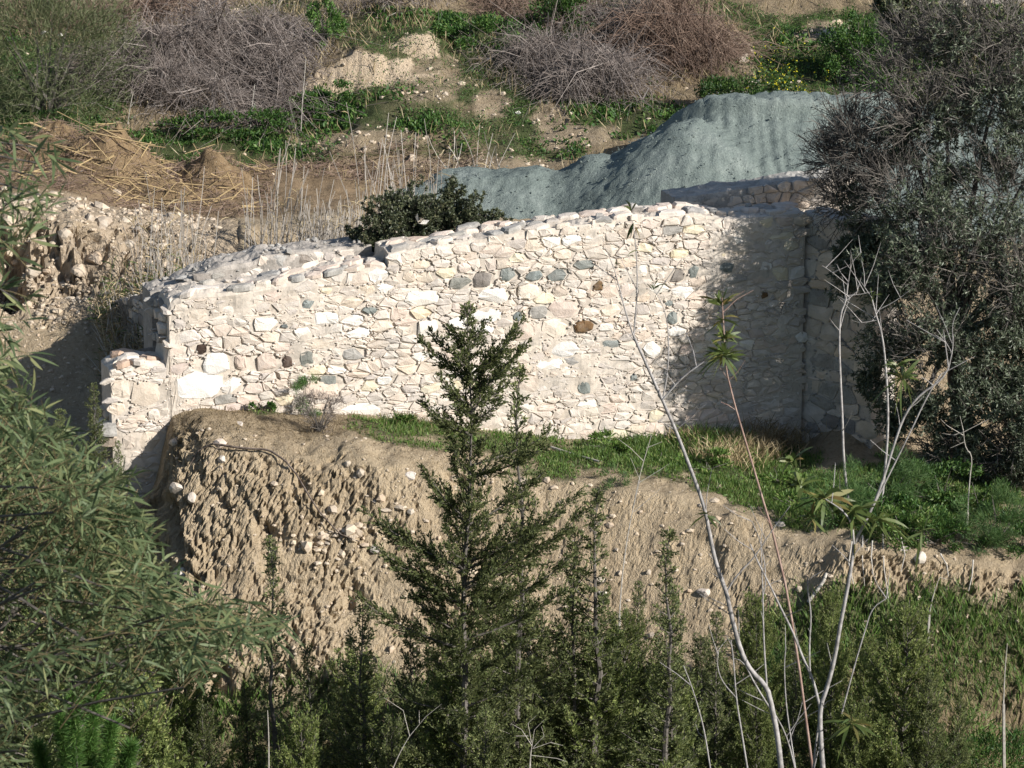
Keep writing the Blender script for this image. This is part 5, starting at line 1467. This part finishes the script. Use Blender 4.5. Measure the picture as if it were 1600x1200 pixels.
w, l = conifer_geo(Hc, 2.7, 701, 125, .22, TI, 1.05, .8, .052, (12, 62))
plant("cypress_tree", base, [("trunk", w, "bark"), ("crown", l, "cypress")], "tall young cypress standing alone in front of the sunlit wall", "tree")
CPROTO = {}
for nm, h, wd, sd, nb, tp, mt in (("a", 4.6, 2.4, 711, 120, .55, "cypress"), ("b", 5.4, 2.0, 712, 110, .75, "cypress"), ("c", 4.2, 2.7, 713, 110, .45, "cypress2"), ("d", 6.6, 1.5, 714, 90, .8, "cypress")):
    w, l = conifer_geo(h, wd, sd, nb, .10 if nm == "d" else .04, (), .85, tp, .056 if nm == "c" else .052)
    CPROTO[nm] = (w.mesh("trunk", M["bark"]), l.mesh("crown", M[mt]), h)
gs = np.random.default_rng(720)
def sapling(kind, px, py, Y, wide_, label, name="cypress_sapling", rot=None, group="young cypresses below the cliff"):
    b = G(px, Y); t = P(px, py, Y)
    me0, me1, h = CPROTO[kind]
    o = empty(name, b, label, "tree", group); o["kind"] = "thing"
    s = (t[2] - b[2]) / h
    o.scale = (s * wide_, s * wide_, s); o.rotation_euler = (0, 0, gs.uniform(0, 6.28) if rot is None else rot)
    for n_, me in (("trunk", me0), ("crown", me1)):
        q = bpy.data.objects.new(n_, me); COL.objects.link(q); q.parent = o
sapling("d", 816, 576, 39.2, 1.0, "thin short sapling close behind the tall cypress on its right")
sapling("d", 925, 770, 39.4, 1.5, "slim sapling leaning into the tall cypress from the right")
sapling("b", 905, 830, 39.6, 1.0, "medium sapling right of the tall cypress before the cliff")
sapling("d", 1042, 832, 39.4, 1.4, "sparse pale-stemmed sapling before the cliff right of centre")
sapling("b", 1050, 915, 39.8, 1.0, "bushy sapling below the sparse pale-stemmed one")
sapling("d", 432, 838, 40.5, 1.3, "small sapling against the clay cliff on the left")
sapling("b", 575, 945, 40.0, 1.2, "dark spiky sapling at the cliff foot left of the tall cypress")
sapling("b", 655, 990, 39.6, 1.2, "dark low sapling tucked under the left of the tall cypress")
sapling("a", 820, 955, 39.5, 1.15, "broad dense young cypress at the foot of the tall one")
sapling("c", 935, 1000, 39.8, .95, "olive-green bushy cypress at bottom centre right")
sapling("c", 700, 1060, 39.0, .9, "olive-green bushy cypress at bottom centre under the tall one")
sapling("c", 300, 985, 40.6, .85, "rounded olive-green cypress at bottom left beside the pine", "cypress_sapling")
sapling("a", 395, 1075, 41.0, .8, "dark cypress right of the rounded olive-green one at bottom left")
sapling("a", 545, 1085, 41.2, 1.1, "wide dark green cypress at the bottom left of centre")
sapling("c", 1050, 1050, 41.2, .9, "olive-green bushy cypress left of the pale sapling stems at the bottom")
sapling("c", 1395, 960, 41.6, .9, "feathery olive-green cypress right of the pale sapling stems")
sapling("c", 1180, 1090, 41.0, .8, "low olive-green cypress behind the pale sapling stems at the bottom")
sapling("a", 1490, 1085, 42.0, .7, "low cypress in the weeds near the bottom right")
sapling("c", 1330, 1110, 41.0, .8, "low bushy cypress at the bottom right of the pale stems")
for k, (px, py, Y, kd, wd_, lb) in enumerate([(1290, 985, 42.4, "c", .7, "bushy cypress between the two thick pale stems"), (1440, 1060, 41.2, "a", .9, "dark cypress in the lower right scrub before the olive-green ones"), (1230, 1010, 42.0, "b", 1.2, "cypress just left of the second thick pale stem"), (480, 1010, 40.6, "b", 1.2, "spiky dark cypress at the clay cliff foot left of centre"), (1120, 960, 41.6, "b", 1.1, "sapling at the cliff foot behind the tallest pale stem"), (760, 1120, 38.0, "a", .9, "dark cypress cut by the bottom edge under the tall one"), (470, 1130, 38.6, "c", .8, "olive-green cypress cut by the bottom edge beside the thin dead stem"), (620, 1130, 38.2, "a", .9, "dark cypress cut by the bottom edge at the brown forked twig")]):
    sapling(kd, px, py, Y, wd_, lb)
sapling("b", 150, 600, 47.9, 1.2, "dark sapling beside the lower left end of the wall")
sapling("b", 110, 640, 47.2, 1.3, "dark sapling left of the one beside the wall end")
sapling("b", 195, 690, 47.3, .9, "small sapling in front of the broken wall stub")
sapling("a", 330, 1110, 39.6, .8, "dark cypress cut by the bottom edge left of centre")
sapling("c", 850, 1110, 40.2, .9, "olive-green cypress cut by the bottom edge at centre")

for k, (px, py, Y, kd, wd_, lb) in enumerate([(790, 935, 44.0, "c", .8, "bushy cypress high on the cliff foot right behind the tall cypress"), (1000, 910, 44.0, "b", 1.1, "young cypress high on the cliff foot right of centre"), (1180, 940, 43.8, "c", .8, "bushy cypress high on the cliff foot among the pale stems"), (1290, 930, 44.2, "c", .7, "bushy cypress under the gully in the cliff"), (700, 985, 43.4, "c", 1.0, "bushy cypress at the cliff foot behind the tall cypress"), (980, 965, 43.6, "c", 1.1, "bushy cypress at the cliff foot right of the tall cypress"), (1090, 1000, 43.2, "a", 1.2, "wide cypress at the cliff foot left of the pale stems"), (870, 1010, 43.0, "a", 1.2, "wide dark cypress at the cliff foot beside the broad one"), (560, 1030, 42.6, "c", 1.1, "bushy cypress at the clay foot left of the tall cypress"), (1350, 1000, 43.4, "c", 1.0, "bushy cypress at the bank foot right of the thick stem"), (230, 1080, 38.0, "c", 1.0, "bushy cypress between the pine and the rounded cypress"), (60, 1000, 36.0, "a", 1.3, "dark cypress behind the acacia at the left edge"), (150, 900, 39.0, "c", 1.2, "olive-green cypress behind the acacia's lower branches"), (40, 800, 40.0, "a", 1.3, "dark cypress behind the middle of the acacia"), (200, 830, 42.0, "a", 1.2, "dark cypress behind the acacia beside the mound")]):
    sapling(kd, px, py, Y, wd_, lb)
for k, (px, Y, rd, mt_, lb) in enumerate([(1000, 42.0, (1.0, .7, .8), "fennel", "soft green bush at bottom centre right"), (1470, 43.6, (1.1, .7, .7), "grass", "bright green bush below the right bank"), (1550, 43.2, (1.0, .7, .8), "weed", "leafy green bush at the right edge below the bank"), (900, 41.2, (1.0, .7, .9), "grass", "bright green bush low at bottom centre"), (1260, 42.2, (.9, .6, .9), "fennel", "feathery bush between the thick pale stems"), (1400, 41.6, (1.1, .7, .9), "grass", "green bush at the bottom right of the pale stems"), (1580, 41.4, (1.0, .7, .9), "tamarisk", "dry pale bush in the bottom right corner"), (1130, 42.4, (.9, .6, .8), "weed", "leafy bush behind the leftmost pale shoots"), (760, 42.4, (.9, .6, .7), "fennel", "feathery bush beneath the tall cypress"), (480, 42.2, (1.0, .6, .7), "weed", "leafy bush at the bottom left of centre"), (350, 42.6, (1.0, .6, .8), "fennel", "feathery bush at the mound foot on the left")]):
    feathery(px, Y, rd, 3600, mt_, "green_bush", lb, "bush", 560 + k, .13, .6, .02, 16)

# ------------------------------------------------------------------ bright pine at the bottom left
g = np.random.default_rng(731)
w, l = MB(), MB()
pb = G(135, 31.0)
for px, py in ((150, 1062), (115, 1085), (95, 1120), (175, 1130), (60, 1165), (205, 1165), (140, 1150)):
    e = P(px, py, 31.0 + g.normal(0, .2)); s = pb + [0, 0, (e[2] - pb[2]) * .5]
    tube(w, [s, (s + e) / 2 + [.02, 0, -.05], e], .02, .006, 5)
    k = g.random((2000, 1)) ** .7
    leaves(l, (s * .4 + e * .6) * (1 - k) + e * k + g.normal(0, .008, (2000, 3)), nrm(nrm(e - s) * .9 + rand_dirs(g, 2000)), g.uniform(.09, .17, 2000), .007, g)
tube(w, [pb - [0, 0, .1], pb + [0, 0, 1.0], pb + [0, 0, 2.4]], .05, .02, 7)
po = empty("pine_sapling", pb, "bright green young pine in the bottom left corner", "tree"); po["kind"] = "thing"
part(w, "trunk", M["bark"], po); part(l, "needles", M["pine"], po)

# ------------------------------------------------------------------ long-leaved acacia at the left
g = np.random.default_rng(741)
ab = G(-330, 20.0)
w, w2, l = MB(), MB(), MB()
tube(w, [ab - [0, 0, .2], ab + [.05, 0, 1.6], ab + [.1, .1, 3.2], ab + [.2, .1, 5.2]], .11, .045, 8)
RB = np.array([(545, 20), (600, 55), (640, 95), (690, 150), (730, 215), (780, 248), (830, 265), (880, 275), (925, 300), (950, 385), (985, 470), (1010, 440), (1035, 330), (1060, 170), (1085, 70), (1130, 40), (1200, 30), (1260, 30)], float)
def acacia_twigs(tips, lpt, start, ln=.55, Lf=.185, Wf=.0185):
    n = len(tips)
    d = nrm(nrm(tips - start) * .8 + rand_dirs(g, n) * .55)
    st = tips - d * ln * g.uniform(.7, 1.3, (n, 1))
    mid = (st + tips) / 2 + [0, 0, .05]
    tubes(w2, st, mid, tips, .005, .002, 3, 3)
    k = np.repeat(np.arange(n), lpt); s = g.uniform(.05, 1, (len(k), 1))
    q = (1 - s) ** 2 * st[k] + 2 * s * (1 - s) * mid[k] + s * s * tips[k]
    long_leaves(l, q, nrm(d[k] * .75 + rand_dirs(g, len(k)) * .75), g.uniform(.55, 1.15, len(k)) * Lf, g.uniform(.7, 1.2, len(k)) * Wf, g.uniform(.0, .35, len(k)), g)
    return st
py = g.uniform(550, 1260, 860); lim = np.interp(py, RB[:, 0], RB[:, 1])
px = lim - np.abs(g.normal(0, 1, 860)) * 150 - 12
okk = px > -160
Yt = 20 + g.normal(0, 1.0, 860)
tips = P(px, py, Yt)[okk]
st0 = ab + np.array([.15, .05, 3.2])
sts = acacia_twigs(tips, 12, st0)
for k in g.choice(len(sts), 70, replace=False):
    s0 = ab + [.1, .1, g.uniform(1.8, 5.0)]
    m_ = (s0 + sts[k]) / 2 + [0, 0, .25]
    s = np.linspace(0, 1, 6)[:, None]
    tube(w, (1 - s) ** 2 * s0 + 2 * s * (1 - s) * m_ + s * s * sts[k], .02, .007, 5)
# the sprig that enters at the upper left
ptips = [(85, 275), (55, 245), (95, 305), (40, 350), (25, 295), (60, 380), (10, 480), (40, 500), (25, 575), (50, 630), (90, 255), (75, 292), (100, 232), (60, 330), (45, 262), (70, 318), (30, 380), (45, 420), (15, 440), (50, 560), (30, 610), (20, 520), (60, 470), (10, 330), (5, 560), (35, 300), (20, 220), (5, 400), (15, 650), (40, 690), (10, 260)]
tp = np.array([P(a, b, 19.5 + g.normal(0, .5)) for a, b in ptips])
acacia_twigs(tp, 14, ab + np.array([0, 0, 6.2]), .5, .19, .021)
hi = ab + np.array([-.1, 0, 7.0])
tube(w, [ab + [.2, .1, 5.2], ab + [.1, .1, 6.0], hi], .045, .02, 6)
for q in tp[::2]:
    s = np.linspace(0, 1, 6)[:, None]; m_ = (hi + q) / 2 + [0, 0, .2]
    tube(w, (1 - s) ** 2 * hi + 2 * s * (1 - s) * m_ + s * s * (q - [.12, 0, 0]), .014, .005, 4)
# one long bare bough to the right
tube(w, P(np.array([-40, 40, 110, 170, 215, 260]), np.array([1130, 1105, 1075, 1045, 1020, 1005]), 19.6), .014, .006, 5)
tube(w, P(np.array([-40, 10, 30, 60]), np.array([930, 895, 885, 868]), 19.4), .010, .004, 5)
ao = empty("acacia_tree", ab, "long-leaved grey-green acacia crowding the left edge in front", "tree"); ao["kind"] = "thing"
part(w, "trunk", M["bark"], ao); part(w2, "twigs", M["acaciatwig"], ao); part(l, "crown", M["acacia"], ao)

# ------------------------------------------------------------------ pale bare saplings at the right
def stem(mb, pix, Y, w0, w1, sides=7, sm=3):
    pix = np.array(pix, float); t = np.arange(len(pix)); tt = np.linspace(0, len(pix) - 1, (len(pix) - 1) * sm + 1)
    q = np.stack([np.interp(tt, t, pix[:, k]) for k in range(2)], 1)
    if len(q) > 6:
        kk = np.ones(3) / 3
        q[1:-1] = np.stack([np.convolve(q[:, k], kk, 'valid') for k in range(2)], 1)
    Ys = Y if np.isscalar(Y) else np.interp(tt, t, Y)
    pts = P(q[:, 0], q[:, 1], Ys)
    sc = 1.031 * np.mean(Ys) / FPX * .27
    tube(mb, pts, w0 * sc, w1 * sc, sides)
    return pts
def tuftl(mb, px, py, Y, n, L, W, g, up=.5, spread=1.0, droop=.2):
    c = P(px, py, Y); sc = 1.031 * Y / FPX
    d = nrm(rand_dirs(g, n) * [1, .8, .7] * spread + [0, 0, up])
    b = c + g.normal(0, .012, (n, 3))
    long_leaves(mb, b, d, g.uniform(.35, 1.0, n) * L * sc * .9, g.uniform(.5, .9, n) * W * sc * .8, droop + g.uniform(0, .35, n), g)
def base_run(mb, pts, Y, r):
    """carry a stem from where the photo's lower edge cuts it down to the ground"""
    e = pts[0]; gp = np.array([e[0] + .05, Y, float(gz(e[0] + .05, Y)) - .1])
    tube(mb, [gp, gp * .6 + e * .4 + [.03, 0, 0], e], r * 1.5, r, 8)
    return gp
g = np.random.default_rng(751)
def sapling_thing(stems, tufts, Y, mat, label, leafmat="sapling_leaf", leafn="leaves"):
    w, l = MB(), MB()
    root = None
    for k, (pix, w0, w1, dY) in enumerate(stems):
        pts = stem(w, pix, Y + dY, w0, w1)
        nt_ = max(2, len(pts) // 5)
        kk = g.integers(len(pts) // 4, len(pts), nt_)
        q0 = pts[kk]; dd_ = nrm(rand_dirs(g, nt_) * [1, .6, .5] + [0, 0, .7]) * g.uniform(.12, .42, (nt_, 1)) * (Y / 27.0)
        tubes(w, q0, q0 + dd_ * .5 + g.normal(0, .02, (nt_, 3)), q0 + dd_, .0045 * Y / 27, .002, 2, 4)
        if k == 0:
            gp = base_run(w, pts, Y + dY, w0 * .5 * 1.031 * Y / FPX); root = gp
    for t in tufts: tuftl(l, t[0], t[1], Y + (t[7] if len(t) > 7 else 0), t[2], t[3], t[4], g, t[5], t[6])
    o = empty("bare_sapling", root, label, "tree", "pale saplings in front at the right"); o["kind"] = "thing"
    part(w, "stem", M[mat], o, True)
    if l.n: part(l, leafn, M[leafmat], o)
sapling_thing([([(1222, 1215), (1215, 1150), (1205, 1100), (1198, 1072), (1170, 1045), (1155, 1010), (1142, 960), (1135, 925), (1118, 880), (1108, 830), (1100, 790), (1080, 735), (1055, 670), (1035, 625), (1008, 565), (990, 525)], 17, 8, 0),
    ([(990, 525), (978, 490), (968, 450), (958, 415), (945, 385)], 5, 1.5, 0), ([(990, 525), (995, 470), (996, 420), (992, 370), (988, 345)], 5, 2, .1), ([(1035, 625), (1044, 580), (1045, 520), (1038, 480), (1020, 450)], 5, 1.5, .1), ([(1035, 625), (1065, 590), (1100, 565)], 6, 4, -.1), ([(1198, 1072), (1193, 1000), (1192, 930), (1190, 880)], 6, 3, .1), ([(1190, 940), (1198, 905), (1190, 850), (1175, 815)], 4, 2, .2), ([(1135, 925), (1150, 900), (1180, 870), (1205, 830), (1235, 790)], 6, 2, .1), ([(1205, 1110), (1180, 1070), (1165, 1040)], 6, 4, .1), ([(1205, 1105), (1230, 1150), (1243, 1205)], 3, 5, .05)],
    [(986, 330, 4, 48, 7, 1.2, .6), (990, 350, 3, 30, 9, -.4, .8), (1020, 450, 8, 34, 4, .8, .9), (985, 400, 6, 36, 4, .6, 1), (958, 415, 4, 26, 4, .6, 1), (1105, 805, 8, 50, 10, .4, 1.2)], 27.0, "palebark", "tallest pale sapling forking before the middle of the sunlit wall")
sapling_thing([([(1287, 1215), (1282, 1150), (1281, 1105), (1292, 1075), (1304, 1030), (1312, 980), (1322, 930), (1331, 880), (1334, 850)], 15, 10, 0),
    ([(1334, 850), (1360, 800), (1380, 750), (1395, 700), (1412, 650), (1435, 618), (1470, 595), (1482, 575)], 9, 5, .1), ([(1334, 850), (1332, 820), (1318, 798), (1290, 780)], 7, 3, -.1), ([(1482, 575), (1478, 545), (1474, 515)], 4, 2, .1), ([(1482, 575), (1490, 540), (1487, 505), (1500, 480)], 4, 1.5, .1), ([(1281, 1105), (1270, 1060), (1255, 1030), (1240, 990), (1220, 950), (1203, 915), (1185, 880), (1172, 850)], 9, 4, .1), ([(1266, 1060), (1264, 1010), (1268, 960), (1262, 925), (1262, 900)], 6, 3, .2), ([(1365, 790), (1390, 740), (1420, 680), (1448, 620), (1470, 585)], 5, 4, .4), ([(1281, 1120), (1275, 1160), (1270, 1210)], 5, 7, .05), ([(1315, 1115), (1335, 1040), (1350, 990), (1362, 950), (1385, 935)], 5, 3, .2)],
    [(1410, 590, 40, 58, 7, .5, 1.0), (1400, 575, 16, 46, 6, .7, .8), (1290, 780, 22, 70, 13, .3, 1.3), (1330, 800, 26, 75, 13, .3, 1.3), (1250, 760, 18, 60, 12, .5, 1.2), (1240, 720, 12, 50, 11, .6, 1.1), (1370, 810, 22, 80, 8, .2, 1.4), (1270, 810, 14, 60, 8, .2, 1.3), (1330, 1130, 26, 70, 9, .3, 1.3), (1440, 830, 12, 66, 6, 0, 1.4)], 26.2, "palebark", "thick pale sapling bending right with long leaf tufts")
sapling_thing([([(1326, 800), (1325, 780), (1318, 720), (1316, 650), (1313, 590), (1311, 530), (1313, 490), (1322, 470), (1325, 440)], 9, 4.5, 0), ([(1322, 470), (1340, 455)], 4, 2, 0), ([(1324, 445), (1300, 425), (1285, 415)], 2.5, 1, 0), ([(1322, 462), (1345, 460), (1365, 455)], 2.5, 1, 0), ([(1325, 445), (1330, 410), (1345, 395)], 2.5, 1, 0)], [], 47.2, "palebark", "straight pale dead stem before the shaded wall corner")
sapling_thing([([(1376, 800), (1378, 780), (1386, 700), (1388, 640), (1384, 570), (1378, 520), (1368, 490), (1362, 465)], 9, 4, 0), ([(1362, 465), (1345, 440)], 3, 1, 0), ([(1366, 488), (1400, 470), (1420, 455)], 2.5, 1, 0), ([(1372, 500), (1345, 505), (1330, 500)], 2.5, 1, 0)], [(1362, 462, 10, 30, 3, .5, 1)], 47.6, "palebark", "pale dead stem right of the straight one, bare twigs on top")
sapling_thing([([(1275, 1240), (1236, 950), (1207, 830), (1196, 795), (1180, 740), (1165, 690), (1150, 640), (1141, 605), (1134, 575), (1130, 500), (1128, 465)], 8, 3.5, 0)],
    [(1131, 555, 60, 62, 8, .35, 1.1), (1132, 530, 30, 55, 8, .6, .9), (1126, 475, 26, 52, 8, .7, .8), (1128, 500, 12, 45, 8, .3, 1.0)], 27.3, "pinkbark", "pinkish sapling with two green leaf tufts before the tree's shadow")
sapling_thing([([(1170, 1215), (1158, 1140), (1150, 1090), (1146, 1030), (1142, 1000)], 6, 3, 0), ([(1150, 1090), (1128, 1065), (1120, 1040), (1123, 1015)], 4, 2, 0)], [], 27.8, "palebark", "short pale shoot left of the tallest sapling's foot")
sapling_thing([([(1112, 1215), (1102, 1150), (1094, 1115), (1080, 1070), (1068, 1040)], 5, 2.5, 0)], [], 28.2, "palebark", "leftmost thin pale shoot at the bottom right of centre")
sapling_thing([([(1245, 1215), (1235, 1150), (1228, 1100), (1225, 1040), (1228, 1010)], 5, 2.5, 0), ([(1232, 1160), (1248, 1120), (1255, 1090)], 3, 1.5, 0)], [], 28.6, "palebark", "thin pale shoot between the two thickest saplings")

# dead flower stalks and dead shrubs
def dead_weed(px, Y, pix, twigs_, label, seed, w0=4, n_fine=0):
    g = np.random.default_rng(seed)
    m = MB(); b = G(px, Y)
    pts = stem(m, pix, Y, w0, 2, 5)
    tube(m, [b - [0, 0, .05], (b + pts[0]) / 2, pts[0]], w0 * .6 * 1.031 * Y / FPX, w0 * .5 * 1.031 * Y / FPX, 5)
    for t in twigs_: stem(m, t, Y + g.normal(0, .1), 2.2, .8, 4, 2)
    return solo(m, "dead_weed", M["deadwood"], b, label, "plant", "dead weed stalks", "thing")
dead_weed(968, 44.8, [(968, 960), (972, 900), (980, 840), (990, 790), (1000, 740), (1018, 680)], [[(990, 790), (1000, 750), (985, 715)], [(997, 755), (1030, 735), (1045, 725)], [(1005, 720), (985, 700), (965, 685)], [(990, 800), (1020, 775), (1035, 760)], [(1010, 700), (1035, 690)]], "pale dead forked stalk rising past the cliff brow right of centre", 761, 4.5)
dead_weed(1510, 47.0, [(1512, 800), (1515, 750), (1520, 712), (1508, 700), (1505, 670)], [[(1505, 680), (1480, 665), (1470, 655)], [(1505, 675), (1490, 680), (1472, 677)], [(1505, 672), (1500, 650)], [(1506, 675), (1535, 660), (1545, 655)], [(1508, 690), (1485, 700)]], "pale dead flower stalk with a forked head under the twiggy tree", 762, 4)
dead_weed(828, 38.0, [(828, 1200), (829, 1180), (831, 1165)], [[(831, 1165), (815, 1140), (798, 1130)], [(831, 1165), (835, 1140), (850, 1125)], [(832, 1170), (860, 1160), (880, 1165)], [(826, 1150), (805, 1150), (780, 1140)], [(830, 1160), (825, 1130), (838, 1118)], [(833, 1168), (850, 1150), (846, 1135)], [(829, 1180), (870, 1185), (885, 1190)]], "bleached dead shrub at the bottom edge right of centre", 763, 5)
dead_weed(640, 36.0, [(610, 1210), (625, 1175), (640, 1150)], [[(640, 1150), (630, 1110), (600, 1090)], [(640, 1150), (665, 1120), (690, 1100)], [(655, 1130), (655, 1110)]], "brown forked dead twig at the bottom edge left of centre", 764, 4)
dead_weed(425, 37.0, [(420, 1210), (420, 1150), (418, 1110)], [], "pale thin dead stem standing at the bottom left of centre", 765, 5)
dead_weed(1570, 42.5, [(1568, 1100), (1570, 1050), (1574, 1005)], [], "short straight dry cane standing at the bottom right", 766, 5)
dead_weed(1450, 45.0, [(1452, 960), (1458, 930), (1468, 902)], [[(1468, 902), (1480, 905)]], "bent dry stalk at the foot of the right bank", 767, 4)
for k, (px, Y, h) in enumerate([(390, 63.2, 85), (200, 62.9, 50), (470, 63.4, 120)]):
    b = G(px, Y); pb_ = PIX(b)
    dead_weed(px, Y, [(px, pb_[1] - 3), (px + 3, pb_[1] - h * .5), (px + 8, pb_[1] - h)], [[(px + 3, pb_[1] - h * .5), (px + 10, pb_[1] - h * .7)]], ["white dead stalk in the middle of the grey dead mound", "short white dead stalk at the left of the grey dead mound", "tall thin dead stalk at the right of the grey dead mound"][k], 770 + k, 3)
